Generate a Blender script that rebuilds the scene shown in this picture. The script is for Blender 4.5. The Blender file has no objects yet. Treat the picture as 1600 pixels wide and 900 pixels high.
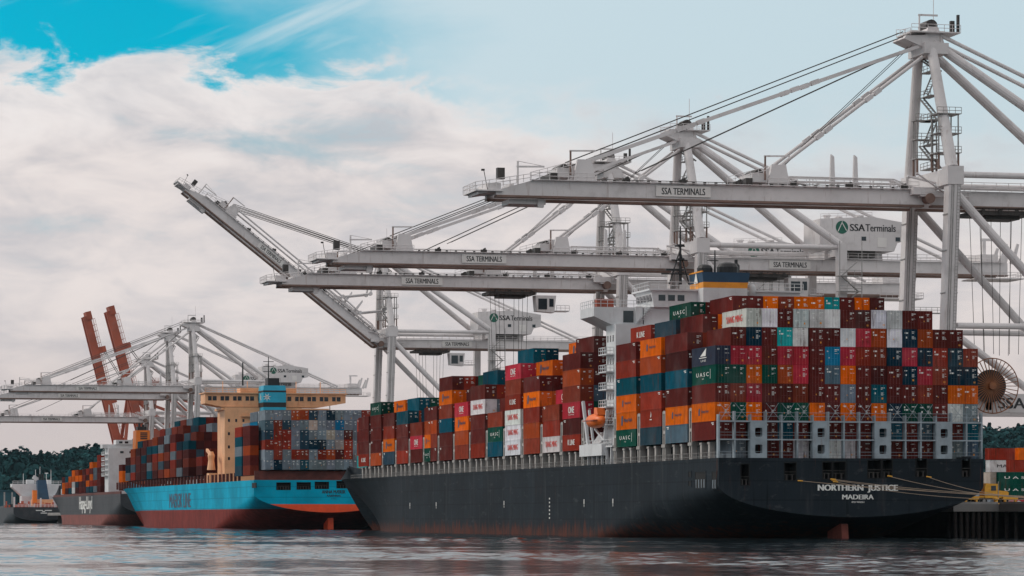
import bpy, math, random
import numpy as np
from mathutils import Vector, Matrix

random.seed(7)
R = math.radians
sc = bpy.context.scene
col = sc.collection

# ------------------------------------------------------------------ camera
CAM_Z = 3.3
YAW = math.atan(1280 / 5190)
SN, CS = math.sin(YAW), math.cos(YAW)
cd = bpy.data.cameras.new('camera')
cam = bpy.data.objects.new('camera', cd)
col.objects.link(cam)
cam.location = (0, 0, CAM_Z)
cam.rotation_euler = (R(90), 0, -YAW)
cd.sensor_width = 36
cd.lens = 36 * 5190 / 1600
cd.shift_y = 358 / 1600
cd.clip_start = 1
cd.clip_end = 30000
sc.camera = cam

# ------------------------------------------------------------------ light
SUN_AZ = R(-66)      # clockwise from +Y
SUN_EL = R(36)
sd = bpy.data.lights.new('sun', 'SUN')
sd.energy = 1.5
sd.angle = R(10)
sd.color = (1.0, 0.92, 0.83)
sun = bpy.data.objects.new('sun', sd)
col.objects.link(sun)
sdir = Vector((math.sin(SUN_AZ) * math.cos(SUN_EL), math.cos(SUN_AZ) * math.cos(SUN_EL), math.sin(SUN_EL)))
sun.rotation_euler = sdir.to_track_quat('Z', 'Y').to_euler()
sun.location = (-300, 300, 400)

sc.view_settings.view_transform = 'Standard'
sc.view_settings.look = 'None'
sc.view_settings.exposure = 0.0
sc.view_settings.gamma = 1.0


def lin(c):
    return tuple(((x / 255) / 12.92 if x / 255 <= 0.04045 else ((x / 255 + 0.055) / 1.055) ** 2.4) for x in c)


class NT:
    """small helper to write node trees"""
    def __init__(s, tree):
        s.t = tree
        s.n = tree.nodes
        s.n.clear()

    def node(s, kind, **kw):
        n = s.n.new(kind)
        for k, v in kw.items():
            setattr(n, k, v)
        return n

    def link(s, a, b):
        s.t.links.new(a, b)

    def put(s, sock, v):
        if isinstance(v, bpy.types.NodeSocket):
            s.link(v, sock)
        elif isinstance(v, (tuple, list)) and sock.type == 'RGBA':
            sock.default_value = tuple(v)[:3] + (1,)
        else:
            sock.default_value = v

    def math(s, op, a, b=0.0, c=0.0, clamp=False):
        n = s.node('ShaderNodeMath', operation=op)
        n.use_clamp = clamp
        s.put(n.inputs[0], a)
        s.put(n.inputs[1], b)
        if len(n.inputs) > 2:
            s.put(n.inputs[2], c)
        return n.outputs[0]

    def step(s, x, lo, hi, a=0.0, b=1.0):
        n = s.node('ShaderNodeMapRange', interpolation_type='SMOOTHSTEP')
        s.put(n.inputs[0], x)
        for i, v in enumerate((lo, hi, a, b)):
            s.put(n.inputs[i + 1], v)
        return n.outputs[0]

    def mix(s, f, a, b, mode='MIX'):
        n = s.node('ShaderNodeMix', data_type='RGBA', blend_type=mode)
        s.put(n.inputs[0], f)
        s.put(n.inputs[6], a)
        s.put(n.inputs[7], b)
        return n.outputs[2]

    def comb(s, x, y, z):
        n = s.node('ShaderNodeCombineXYZ')
        for i, v in enumerate((x, y, z)):
            s.put(n.inputs[i], v)
        return n.outputs[0]

    def noise(s, vec, scale=1.0, detail=4.0, rough=0.55, dist=0.0):
        n = s.node('ShaderNodeTexNoise')
        if vec is not None:
            s.link(vec, n.inputs['Vector'])
        n.inputs['Scale'].default_value = scale
        n.inputs['Detail'].default_value = detail
        n.inputs['Roughness'].default_value = rough
        n.inputs['Distortion'].default_value = dist
        return n.outputs[0]

    def mapping(s, vec, scale=(1, 1, 1), loc=(0, 0, 0)):
        n = s.node('ShaderNodeMapping')
        s.link(vec, n.inputs[0])
        n.inputs['Scale'].default_value = scale
        n.inputs['Location'].default_value = loc
        return n.outputs[0]


# ------------------------------------------------------------------ sky (world)
w = bpy.data.worlds.new('World')
sc.world = w
w.use_nodes = True
N = NT(w.node_tree)
tc = N.node('ShaderNodeTexCoord')
sep = N.node('ShaderNodeSeparateXYZ')
N.link(tc.outputs['Generated'], sep.inputs[0])
X, Y, Z = sep.outputs
fw = N.math('ADD', N.math('MULTIPLY', X, SN), N.math('MULTIPLY', Y, CS))
rt = N.math('SUBTRACT', N.math('MULTIPLY', X, CS), N.math('MULTIPLY', Y, SN))
A = N.math('MULTIPLY', N.math('ARCTAN2', rt, fw), 3.244)      # azimuth, compass based
E = N.math('MULTIPLY', N.math('ARCSINE', Z), 3.244)           # elevation
sky = N.node('ShaderNodeTexSky', sky_type='NISHITA')
sky.sun_disc = False
sky.sun_elevation = SUN_EL
sky.sun_rotation = SUN_AZ
sky.air_density = 1.0
sky.dust_density = 0.6
sky.ozone_density = 2.0
tint = N.mix(1.0, sky.outputs[0], (0.015, 1.30, 1.45), 'MULTIPLY')
bg_sky = N.node('ShaderNodeBackground')
N.link(tint, bg_sky.inputs[0])
bg_sky.inputs[1].default_value = 0.075

P1 = N.comb(N.math('MULTIPLY', A, 1.0), N.math('MULTIPLY', E, 2.2), 0.37)
n_big = N.noise(P1, 3.2, 6, 0.55, 0.3)
n_det = N.noise(P1, 9.0, 8, 0.60, 0.4)
n_fine = N.noise(P1, 22.0, 6, 0.6, 0.2)
P2 = N.comb(N.math('MULTIPLY', A, 0.8), N.math('MULTIPLY', E, 3.4), 4.1)
n_str = N.noise(P2, 4.0, 6, 0.55, 0.5)

# top edge of the cumulus bank falls to the right of the view
atop = N.math('MAXIMUM', N.math('ADD', A, 0.22), 0.0)
etop = N.math('SUBTRACT', 0.450, N.math('MULTIPLY', atop, 0.07))
wob = N.math('ADD', N.math('MULTIPLY', N.math('SUBTRACT', n_det, 0.5), 0.19), N.math('MULTIPLY', N.math('SUBTRACT', n_fine, 0.5), 0.05))
edge = N.math('ADD', N.math('SUBTRACT', etop, E), wob)
soft = N.step(A, -0.15, 0.25, 0.028, 0.16)
bank = N.step(edge, -0.004, soft)
# openings of blue in the bank
hole = N.step(N.math('ADD', N.math('MULTIPLY', n_str, 0.7), N.math('MULTIPLY', n_det, 0.3)), 0.52, 0.66)
# only few openings near horizon
hole = N.math('MULTIPLY', hole, N.step(E, 0.10, 0.26))
bank = N.math('MULTIPLY', bank, N.math('SUBTRACT', 1.0, N.math('MULTIPLY', hole, 0.42)))
# thin veil: full on the right and low down, thin in the upper left
veil_side = N.step(N.math('ADD', A, N.math('MULTIPLY', N.math('SUBTRACT', n_big, 0.5), 0.55)), -0.36, 0.02)
veil_low = N.step(E, 0.44, 0.25)
cir = N.step(N.noise(N.comb(N.math('ADD', N.math('MULTIPLY', A, 1.2), N.math('MULTIPLY', E, -1.6)), N.math('ADD', N.math('MULTIPLY', E, 4.5), N.math('MULTIPLY', A, -1.6)), 9.3), 3.0, 6, 0.55, 0.4), 0.50, 0.72)
veil = N.math('MAXIMUM', N.math('MULTIPLY', veil_side, 0.86), N.math('MULTIPLY', veil_low, 0.62))
veil = N.math('MAXIMUM', veil, N.math('MULTIPLY', cir, 0.75))
# small detached puffs above the bank
puff = N.step(N.math('ADD', N.math('MULTIPLY', n_det, 0.75), N.math('MULTIPLY', n_fine, 0.25)), 0.585, 0.67)
puff = N.math('MULTIPLY', puff, N.step(E, 0.49, 0.40))
bank = N.math('MAXIMUM', bank, N.math('MULTIPLY', puff, 0.8))

# cloud cover overhead (above the view) and on the other bearings
over = N.step(N.math('ADD', E, N.math('MULTIPLY', N.math('SUBTRACT', n_big, 0.5), 0.12)), 0.51, 0.66)
over = N.math('MULTIPLY', over, N.step(n_det, 0.30, 0.52, 0.72, 1.0))
bank = N.math('MAXIMUM', bank, over)
shade = N.step(N.math('ADD', N.math('MULTIPLY', n_det, 0.6), N.math('MULTIPLY', n_str, 0.4)), 0.36, 0.66)
crest = N.step(edge, 0.12, 0.0)
c_hi = lin((232, 223, 220))
c_lo = lin((193, 192, 197))
c_cl = N.mix(shade, c_hi, c_lo)
c_cl = N.mix(N.math('MULTIPLY', crest, 0.45), c_cl, lin((244, 243, 243)))
c_hor = lin((206, 195, 193))
c_cl = N.mix(N.step(E, 0.24, 0.04), c_cl, c_hor)
c_veil = N.mix(N.step(E, 0.12, 0.5), lin((222, 219, 221)), lin((212, 225, 231)))
# the sky is brighter towards the sun and darker away from it, then lifted behind the camera
sund = N.math('ADD', N.math('ADD', N.math('MULTIPLY', X, sdir.x), N.math('MULTIPLY', Y, sdir.y)), N.math('MULTIPLY', Z, sdir.z))
glow = N.step(sund, -0.75, 0.9, 0.88, 1.06)
back = N.step(fw, -0.75, 0.35, 1.15, 1.0)  # unseen sky behind the camera brightened, added fill for camera-facing sides
glow = N.math('MULTIPLY', glow, back)
near = N.step(rt, -0.30, 0.30)
bg_veil = N.node('ShaderNodeBackground')
N.link(c_veil, bg_veil.inputs[0])
bg_cl = N.node('ShaderNodeBackground')
N.link(c_cl, bg_cl.inputs[0])
N.link(glow, bg_cl.inputs[1])
N.link(glow, bg_veil.inputs[1])
m1 = N.node('ShaderNodeMixShader')
N.link(veil, m1.inputs[0]); N.link(bg_sky.outputs[0], m1.inputs[1]); N.link(bg_veil.outputs[0], m1.inputs[2])
m2 = N.node('ShaderNodeMixShader')
N.link(bank, m2.inputs[0]); N.link(m1.outputs[0], m2.inputs[1]); N.link(bg_cl.outputs[0], m2.inputs[2])
wo = N.node('ShaderNodeOutputWorld')
N.link(m2.outputs[0], wo.inputs[0])


# ------------------------------------------------------------------ materials
MATS = {}


def material(name):
    m = bpy.data.materials.new(name)
    m.use_nodes = True
    n = NT(m.node_tree)
    out = n.node('ShaderNodeOutputMaterial')
    b = n.node('ShaderNodeBsdfPrincipled')
    n.link(b.outputs[0], out.inputs[0])
    MATS[name] = m
    return m, n, b


def plain(name, c, rough=0.55, metal=0.0, var=0.12, scale=0.6, rust=0.0):
    """painted surface with patchy wear"""
    m, n, b = material(name)
    tcd = n.node('ShaderNodeTexCoord')
    nz = n.noise(tcd.outputs['Object'], scale, 5, 0.6)
    c0 = tuple(x * (1 - var * 1.6) for x in lin(c))
    c1 = tuple(min(1, x * (1 + var)) for x in lin(c))
    cc = n.mix(n.step(nz, 0.32, 0.68), c0, c1)
    if rust > 0:
        st = n.noise(n.mapping(tcd.outputs['Object'], (1.3, 1.3, 0.16)), 1.1, 5, 0.65)
        cc = n.mix(n.math('MULTIPLY', n.step(st, 0.57, 0.72), rust), cc, lin((112, 74, 54)))
        gr = n.noise(n.mapping(tcd.outputs['Object'], (0.5, 0.5, 0.5), (5, 9, 2)), 0.5, 6, 0.65)
        cc = n.mix(n.math('MULTIPLY', n.step(gr, 0.5, 0.75), rust * 0.8), cc, lin((112, 106, 104)))
    n.link(cc, b.inputs['Base Color'])
    b.inputs['Roughness'].default_value = rough
    b.inputs['Metallic'].default_value = metal
    return m


plain('crane_paint', (207, 203, 203), 0.5, 0, 0.06, 0.12, 0.35)
plain('crane_rail', (118, 94, 84), 0.6, 0, 0.15, 0.5)
plain('galvanised', (150, 148, 146), 0.5, 0.1, 0.12, 1.0)
plain('dark_gear', (62, 58, 56), 0.6, 0.1, 0.25, 0.8)
plain('black_paint', (20, 22, 26), 0.5)
plain('sign_white', (214, 211, 208), 0.5, 0, 0.03)
plain('ship_white', (205, 207, 209), 0.45, 0, 0.05, 0.3, 0.18)
plain('stanchion_grey', (164, 160, 156), 0.6, 0, 0.15, 0.5, 0.5)
plain('lash_blue_grey', (138, 150, 158), 0.55, 0, 0.12, 0.5, 0.45)
plain('deck_dark', (52, 56, 60), 0.8, 0, 0.2, 0.5)
plain('deck_red', (96, 48, 42), 0.8, 0, 0.2, 0.5)
plain('shadow_interior', (14, 15, 17), 0.9)  # near-black that carries the shade inside openings in its colour
plain('orange_paint', (232, 110, 32), 0.45, 0, 0.08)
plain('orange_fleet', (222, 118, 24), 0.5, 0, 0.08, 0.3)
plain('navy_paint', (16, 62, 92), 0.5, 0, 0.08, 0.4)
plain('amber_paint', (232, 150, 30), 0.5, 0, 0.08, 0.4)
plain('peach_paint', (228, 172, 128), 0.55, 0, 0.07, 0.25, 0.25)
plain('sky_blue_paint', (20, 160, 192), 0.5, 0, 0.06, 0.3)
plain('red_crane_paint', (160, 78, 54), 0.6, 0, 0.12, 0.15, 0.3)
plain('vehicle_yellow', (226, 164, 40), 0.4, 0, 0.08, 2)
plain('rubber', (22, 22, 23), 0.9)
plain('glass_dark', (30, 38, 46), 0.12, 0, 0.02)
plain('lettering_white', (222, 222, 218), 0.5, 0, 0.03)
plain('lettering_black', (24, 26, 30), 0.5, 0, 0.03)
plain('lettering_red', (206, 60, 48), 0.5, 0, 0.03)
plain('lettering_navy', (24, 44, 74), 0.5, 0, 0.03)
plain('lettering_green', (18, 92, 74), 0.5, 0, 0.03)
plain('rope', (168, 148, 128), 0.9, 0, 0.1)
plain('concrete', (148, 146, 144), 0.85, 0, 0.15, 0.4)
plain('pile_timber', (46, 40, 38), 0.9, 0, 0.25, 0.6)
plain('quay_deck', (128, 126, 124), 0.9, 0, 0.12, 0.1)
plain('reel_orange', (132, 80, 42), 0.5, 0, 0.15, 1)
plain('marking_yellow', (230, 150, 40), 0.5)
plain('tanker_hull', (34, 38, 44), 0.5, 0, 0.15, 0.2, 0.2)
plain('tanker_red', (170, 84, 62), 0.6, 0, 0.15, 0.3)


def container_paint():
    m, n, b = material('container_paint')
    oi = n.node('ShaderNodeObjectInfo')
    tcd = n.node('ShaderNodeTexCoord')
    g = n.node('ShaderNodeNewGeometry')
    nz = n.noise(g.outputs['Position'], 0.55, 5, 0.6)
    dirt = n.noise(n.mapping(g.outputs['Position'], (1.5, 1.5, 0.25)), 0.9, 6, 0.65)
    c = n.mix(n.step(nz, 0.3, 0.7, 0.0, 0.35), oi.outputs['Color'], (0.30, 0.28, 0.27), 'MULTIPLY')
    fade = n.noise(g.outputs['Position'], 0.22, 3, 0.5)
    c = n.mix(n.step(fade, 0.45, 0.75, 0.0, 0.09), c, (0.34, 0.32, 0.31))
    c = n.mix(n.step(dirt, 0.54, 0.72, 0.0, 0.75), c, lin((84, 50, 38)))
    n.link(c, b.inputs['Base Color'])
    b.inputs['Roughness'].default_value = 0.65
    b.inputs['Specular IOR Level'].default_value = 0.03
    return m


container_paint()


def stack_paint():
    m, n, b = material('stack_paint')
    at = n.node('ShaderNodeAttribute', attribute_name='paint')
    g = n.node('ShaderNodeNewGeometry')
    nz = n.noise(g.outputs['Position'], 0.55, 5, 0.6)
    c = n.mix(n.step(nz, 0.3, 0.7, 0.0, 0.35), at.outputs['Color'], (0.30, 0.28, 0.27), 'MULTIPLY')
    n.link(c, b.inputs['Base Color'])
    b.inputs['Roughness'].default_value = 0.65
    b.inputs['Specular IOR Level'].default_value = 0.03
    return m


stack_paint()


def hull_paint(name, top, boot, z_boot, stain=0.5, rust_line=True, rough=0.6, spec=0.05):
    m, n, b = material(name)
    g = n.node('ShaderNodeNewGeometry')
    sp = n.node('ShaderNodeSeparateXYZ')
    n.link(g.outputs['Position'], sp.inputs[0])
    z = sp.outputs[2]
    pz = g.outputs['Position']
    big = n.noise(n.mapping(pz, (1, 1, 1)), 0.09, 5, 0.6)
    st = n.noise(n.mapping(pz, (0.7, 0.7, 0.055)), 1.0, 6, 0.65)
    # welded plate seams
    vor = n.node('ShaderNodeTexBrick')
    bv = n.comb(sp.outputs[1], z, 0.0)
    n.link(bv, vor.inputs['Vector'])
    vor.inputs['Scale'].default_value = 0.085
    vor.inputs['Mortar Size'].default_value = 0.010
    vor.inputs['Color1'].default_value = (1, 1, 1, 1)
    vor.inputs['Color2'].default_value = (0.80, 0.80, 0.80, 1)
    vor.inputs['Mortar'].default_value = (0.55, 0.55, 0.55, 1)
    t = lin(top)
    c = n.mix(n.step(big, 0.3, 0.7), tuple(x * 0.80 for x in t), tuple(x * 1.18 for x in t))
    c = n.mix(0.7, c, vor.outputs[0], 'MULTIPLY')
    c = n.mix(n.step(st, 0.52, 0.78, 0.0, stain), c, tuple(x * 0.6 + 0.035 for x in t))
    st2 = n.noise(n.mapping(pz, (1.6, 1.6, 0.05), (40, 12, 3)), 1.0, 5, 0.6)
    c = n.mix(n.step(st2, 0.56, 0.72, 0.0, stain * 1.1), c, tuple(x * 0.45 for x in t))
    scuff = n.noise(n.mapping(pz, (1, 0.35, 1.6), (7, 3, 11)), 0.5, 7, 0.7)
    c = n.mix(n.step(scuff, 0.57, 0.70, 0.0, stain * 0.9), c, tuple(x * 0.8 + 0.035 for x in t))
    rs = n.noise(n.mapping(pz, (1.2, 1.2, 0.09), (90, 2, 5)), 0.9, 6, 0.7)
    c = n.mix(n.step(rs, 0.62, 0.74, 0.0, stain), c, lin((92, 58, 46)))
    if boot is not None:
        bt = lin(boot)
        cb = n.mix(n.step(n.noise(n.mapping(pz, (0.6, 0.6, 0.25)), 0.8, 6, 0.65), 0.35, 0.7), tuple(x * 0.7 for x in bt), tuple(x * 1.2 for x in bt))
        c = n.mix(n.step(z, z_boot + 0.06, z_boot - 0.06), c, cb)
    if rust_line:
        rn = n.noise(n.mapping(pz, (1, 1, 0.16)), 0.8, 7, 0.7)
        zz = n.math('ADD', z, n.math('MULTIPLY', n.math('SUBTRACT', rn, 0.5), -9.0))
        c = n.mix(n.step(zz, 2.4, 0.6, 0.0, 0.75), c, n.mix(n.step(st, 0.4, 0.6), lin((98, 52, 38)), lin((62, 46, 42))))
    n.link(c, b.inputs['Base Color'])
    b.inputs['Roughness'].default_value = rough
    b.inputs['Specular IOR Level'].default_value = spec
    return m


hull_paint('hull_grey', (35, 42, 48), None, 0, 0.85)
hull_paint('hull_light_blue', (0, 158, 190), (120, 50, 44), 5.6, 0.15, False, 0.6, 0.06)
hull_paint('hull_iron_grey', (56, 58, 62), (126, 66, 56), 4.4, 0.3, False, 0.6, 0.3)


def water_mat():
    m, n, b = material('harbour_water')
    g = n.node('ShaderNodeNewGeometry')
    p = g.outputs['Position']
    b.inputs['Base Color'].default_value = (0.012, 0.020, 0.024, 1)
    b.inputs['Roughness'].default_value = 0.06
    b.inputs['IOR'].default_value = 1.333
    w1 = n.noise(n.mapping(p, (1.0, 0.55, 1.0)), 2.6, 5, 0.62, 0.3)
    bm1 = n.node('ShaderNodeBump')
    h = n.math('MULTIPLY', w1, 0.014)
    n.link(h, bm1.inputs['Height'])
    bm1.inputs['Strength'].default_value = 1.0
    bm1.inputs['Distance'].default_value = 1.0
    n.link(bm1.outputs[0], b.inputs['Normal'])
    return m


water_mat()


def land_mat():
    m, n, b = material('hill_soil')
    g = n.node('ShaderNodeNewGeometry')
    nz = n.noise(g.outputs['Position'], 0.03, 5, 0.6)
    n.link(n.mix(nz, (0.016, 0.050, 0.054), (0.022, 0.060, 0.060)), b.inputs['Base Color'])  # same bluish haze tone as the leaves, put into the ground colour
    b.inputs['Roughness'].default_value = 1.0
    m, n, b = material('woodland')
    g = n.node('ShaderNodeNewGeometry')
    at = n.node('ShaderNodeAttribute', attribute_name='paint')
    nz = n.noise(g.outputs['Position'], 0.25, 4, 0.6)
    c = n.mix(n.step(nz, 0.3, 0.7), at.outputs['Color'], (0.5, 0.5, 0.5), 'MULTIPLY')
    c = n.mix(0.5, at.outputs['Color'], c)
    n.link(c, b.inputs['Base Color'])
    b.inputs['Roughness'].default_value = 1.0
    b.inputs['Specular IOR Level'].default_value = 0.0


land_mat()


# ------------------------------------------------------------------ mesh helpers
class MB:
    def __init__(s):
        s.v = []
        s.f = []
        s.m = []
        s.mi = 0

    def add(s, vs, fs):
        o = len(s.v)
        s.v.extend(tuple(p) for p in vs)
        s.f.extend([tuple(i + o for i in f) for f in fs])
        s.m.extend([s.mi] * len(fs))
        return s

    def box(s, x0, x1, y0, y1, z0, z1):
        vs = [(x0, y0, z0), (x1, y0, z0), (x1, y1, z0), (x0, y1, z0), (x0, y0, z1), (x1, y0, z1), (x1, y1, z1), (x0, y1, z1)]
        return s.hexa(vs)

    def hexa(s, vs):
        return s.add(vs, [(3, 2, 1, 0), (4, 5, 6, 7), (0, 1, 5, 4), (1, 2, 6, 5), (2, 3, 7, 6), (3, 0, 4, 7)])

    def tube(s, p, q, r, r2=None, n=10):
        p, q = Vector(p), Vector(q)
        r2 = r if r2 is None else r2
        d = (q - p)
        if d.length < 1e-6:
            return s
        d.normalize()
        a = d.orthogonal().normalized()
        b = d.cross(a)
        vs = []
        for c, rr in ((p, r), (q, r2)):
            for i in range(n):
                t = 2 * math.pi * (i + 0.5) / n
                vs.append(c + a * (rr * math.cos(t)) + b * (rr * math.sin(t)))
        fs = [(i, (i + 1) % n, n + (i + 1) % n, n + i) for i in range(n)]
        fs.append(tuple(range(n - 1, -1, -1)))
        fs.append(tuple(range(n, 2 * n)))
        return s.add(vs, fs)

    def beam(s, p, q, wd, h, wd2=None, h2=None):
        """box beam from p to q; wd across (horizontal), h the other way"""
        p, q = Vector(p), Vector(q)
        d = (q - p).normalized()
        up = Vector((0, 0, 1)) if abs(d.z) < 0.95 else Vector((1, 0, 0))
        sdv = d.cross(up).normalized()
        u = sdv.cross(d).normalized()
        wd2 = wd if wd2 is None else wd2
        h2 = h if h2 is None else h2
        vs = []
        for c, a, b in ((p, wd / 2, h / 2), (q, wd2 / 2, h2 / 2)):
            vs += [c - sdv * a - u * b, c + sdv * a - u * b, c + sdv * a + u * b, c - sdv * a + u * b]
        return s.add(vs, [(3, 2, 1, 0), (4, 5, 6, 7), (0, 1, 5, 4), (1, 2, 6, 5), (2, 3, 7, 6), (3, 0, 4, 7)])

    def prism(s, pts, axis, a0, a1):
        """polygon extruded along an axis; pts are the two other coordinates in order"""
        n = len(pts)

        def mk(p, a):
            return {0: (a, p[0], p[1]), 1: (p[0], a, p[1]), 2: (p[0], p[1], a)}[axis]
        vs = [mk(p, a0) for p in pts] + [mk(p, a1) for p in pts]
        fs = [(i, (i + 1) % n, n + (i + 1) % n, n + i) for i in range(n)]
        fs += [tuple(range(n - 1, -1, -1)), tuple(range(n, 2 * n))]
        return s.add(vs, fs)

    def lathe(s, c, prof, axis=2, n=20):
        """prof: list of (radius, height)"""
        vs, fs = [], []
        for r, h in prof:
            for i in range(n):
                t = 2 * math.pi * i / n
                a, b = r * math.cos(t), r * math.sin(t)
                p = {2: (a, b, h), 1: (a, h, b), 0: (h, a, b)}[axis]
                vs.append((c[0] + p[0], c[1] + p[1], c[2] + p[2]))
        for k in range(len(prof) - 1):
            for i in range(n):
                j = (i + 1) % n
                fs.append((k * n + i, k * n + j, (k + 1) * n + j, (k + 1) * n + i))
        fs.append(tuple(range(n - 1, -1, -1)))
        fs.append(tuple(range((len(prof) - 1) * n, len(prof) * n)))
        return s.add(vs, fs)

    def rail(s, p, q, h=1.1, step=2.0, r=0.04):
        """hand rail: posts with two horizontal tubes"""
        p, q = Vector(p), Vector(q)
        L = (q - p).length
        k = max(1, int(round(L / step)))
        for i in range(k + 1):
            c = p.lerp(q, i / k)
            s.tube(c, c + Vector((0, 0, h)), r, n=4)
        for hh in (h * 0.5, h):
            o = Vector((0, 0, hh))
            s.tube(p + o, q + o, r, n=4)
        return s

    def xf(s, mtx, start=0):
        for i in range(start, len(s.v)):
            s.v[i] = tuple(mtx @ Vector(s.v[i]))
        return s

    def mesh(s, name, mats, off=(0, 0, 0), smooth=False):
        me = bpy.data.meshes.new(name)
        ox, oy, oz = off
        me.from_pydata([(a - ox, b - oy, c - oz) for a, b, c in s.v], [], s.f)
        if isinstance(mats, str):
            mats = [mats]
        for m in mats:
            me.materials.append(MATS[m])
        if len(mats) > 1:
            me.polygons.foreach_set('material_index', s.m)
        if smooth:
            me.polygons.foreach_set('use_smooth', [True] * len(s.f))
        me.update()
        return me

    def build(s, name, mats, parent=None, smooth=False):
        off = wloc(parent)
        return link(name, s.mesh(name, mats, off, smooth), parent)


def wloc(o):
    v = Vector((0, 0, 0))
    while o is not None:
        v += o.location
        o = o.parent
    return v


def link(name, me, parent=None, loc=(0, 0, 0), rz=0.0):
    o = bpy.data.objects.new(name, me)
    col.objects.link(o)
    o.location = loc
    o.rotation_euler = (0, 0, rz)
    if parent is not None:
        o.parent = parent
    return o


def tag(o, label=None, cat=None, group=None, kind=None):
    if label:
        o['label'] = label
    if cat:
        o['category'] = cat
    if group:
        o['group'] = group
    if kind:
        o['kind'] = kind
    return o


def thing(name, loc, label, cat, group=None):
    o = bpy.data.objects.new(name, None)
    o.empty_display_size = 1
    col.objects.link(o)
    o.location = loc
    return tag(o, label, cat, group)


def smooth_flat(o, angle=40):
    """smooth shading except at creases"""
    me = o.data
    me.polygons.foreach_set('use_smooth', [True] * len(me.polygons))
    try:
        me.set_sharp_from_angle(angle=R(angle))
    except Exception:
        pass


TXT = {}


def text_mesh(s, wd, h, mat, depth=0.03, shear=0.0, bold=0.0):
    """lettering in the XZ plane facing -Y, centred, fitted to wd x h"""
    key = (s, round(wd, 3), round(h, 3), mat, depth, shear, bold)
    if key in TXT:
        return TXT[key]
    cu = bpy.data.curves.new('lettering', 'FONT')
    cu.body = s
    cu.align_x = 'CENTER'
    cu.resolution_u = 3
    cu.space_line = 0.9
    cu.shear = shear
    ob = bpy.data.objects.new('lettering_tmp', cu)
    col.objects.link(ob)
    dg = bpy.context.evaluated_depsgraph_get()
    me = bpy.data.meshes.new_from_object(ob.evaluated_get(dg))
    bpy.data.objects.remove(ob)
    n = len(me.vertices)
    a = np.empty(n * 3, dtype=np.float32)
    me.vertices.foreach_get('co', a)
    a = a.reshape(-1, 3)
    mn, mx = a[:, :2].min(0), a[:, :2].max(0)
    c = (mn + mx) / 2
    out = np.zeros_like(a)
    out[:, 0] = (a[:, 0] - c[0]) * wd / max(mx[0] - mn[0], 1e-6)
    out[:, 2] = (a[:, 1] - c[1]) * h / max(mx[1] - mn[1], 1e-6)
    me.vertices.foreach_set('co', out.ravel())
    if bold > 0:
        # heavier strokes: the same outlines again, moved a little sideways
        polys = [tuple(q.vertices) for q in me.polygons]
        k = bold * h * 2.2
        vv, ff = [], []
        for q, (dx_, dy_) in enumerate(((-k, 0.0), (k, -0.006), (0.0, -0.012))):
            o_ = len(vv)
            vv += [(x_ + dx_, y_ + dy_, z_) for x_, y_, z_ in out.tolist()]
            ff += [tuple(i + o_ for i in f) for f in polys]
        me2 = bpy.data.meshes.new('lettering')
        me2.from_pydata(vv, [], ff)
        me = me2
    me.materials.clear()
    me.materials.append(MATS[mat])
    me.update()
    TXT[key] = me
    return me


FACE_CAM, FACE_PORT = 0.0, -math.pi / 2


def lettering(s, wd, h, mat, parent, pos, face=FACE_CAM, name='lettering', **kw):
    me = text_mesh(s, wd, h, mat, **kw)
    o = link(name, me, parent, Vector(pos) - wloc(parent), face)
    return o

F_PX, U_VP, V_H = 5190.0, -480.0, 808.0


def depth(x, y):
    return SN * x + CS * y


def xu(u, y):
    k = (u - U_VP) * CS / F_PX
    return k * CS * y / (1 - k * SN)


def yu(u, x):
    return (F_PX * x / (CS * (u - U_VP)) - SN * x) / CS


def zv(v, x, y):
    return CAM_Z + (V_H - v) * depth(x, y) / F_PX


ORD = ['', 'first', 'second', 'third', 'fourth', 'fifth', 'sixth', 'seventh', 'eighth', 'ninth', 'tenth', 'eleventh',
       'twelfth', 'thirteenth', 'fourteenth', 'fifteenth', 'sixteenth', 'seventeenth']

# paint: code -> (name for the label, sRGB)
PAINT = {
    'M': ('maroon', (98, 38, 34)), 'm': ('dark maroon', (80, 34, 32)), 'B': ('brown', (132, 56, 40)),
    'R': ('rust red', (146, 50, 34)), 'O': ('orange', (224, 104, 6)), 'o': ('burnt orange', (168, 72, 32)),
    'P': ('pink', (184, 50, 66)), 'N': ('navy blue', (6, 48, 66)), 'T': ('dark teal', (0, 80, 98)),
    'G': ('dark green', (10, 74, 62)), 'W': ('white', (220, 221, 222)), 'g': ('light grey', (122, 134, 144)),
    's': ('slate grey', (84, 108, 124)), 'C': ('turquoise', (18, 158, 162)), 'b': ('bright blue', (12, 122, 164)),
    'k': ('charcoal', (56, 64, 78)), 'S': ('dark slate blue', (44, 72, 88)), 'c': ('cream grey', (176, 166, 156)),
}
CW, CH, CL = 2.44, 2.87, 12.19


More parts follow.
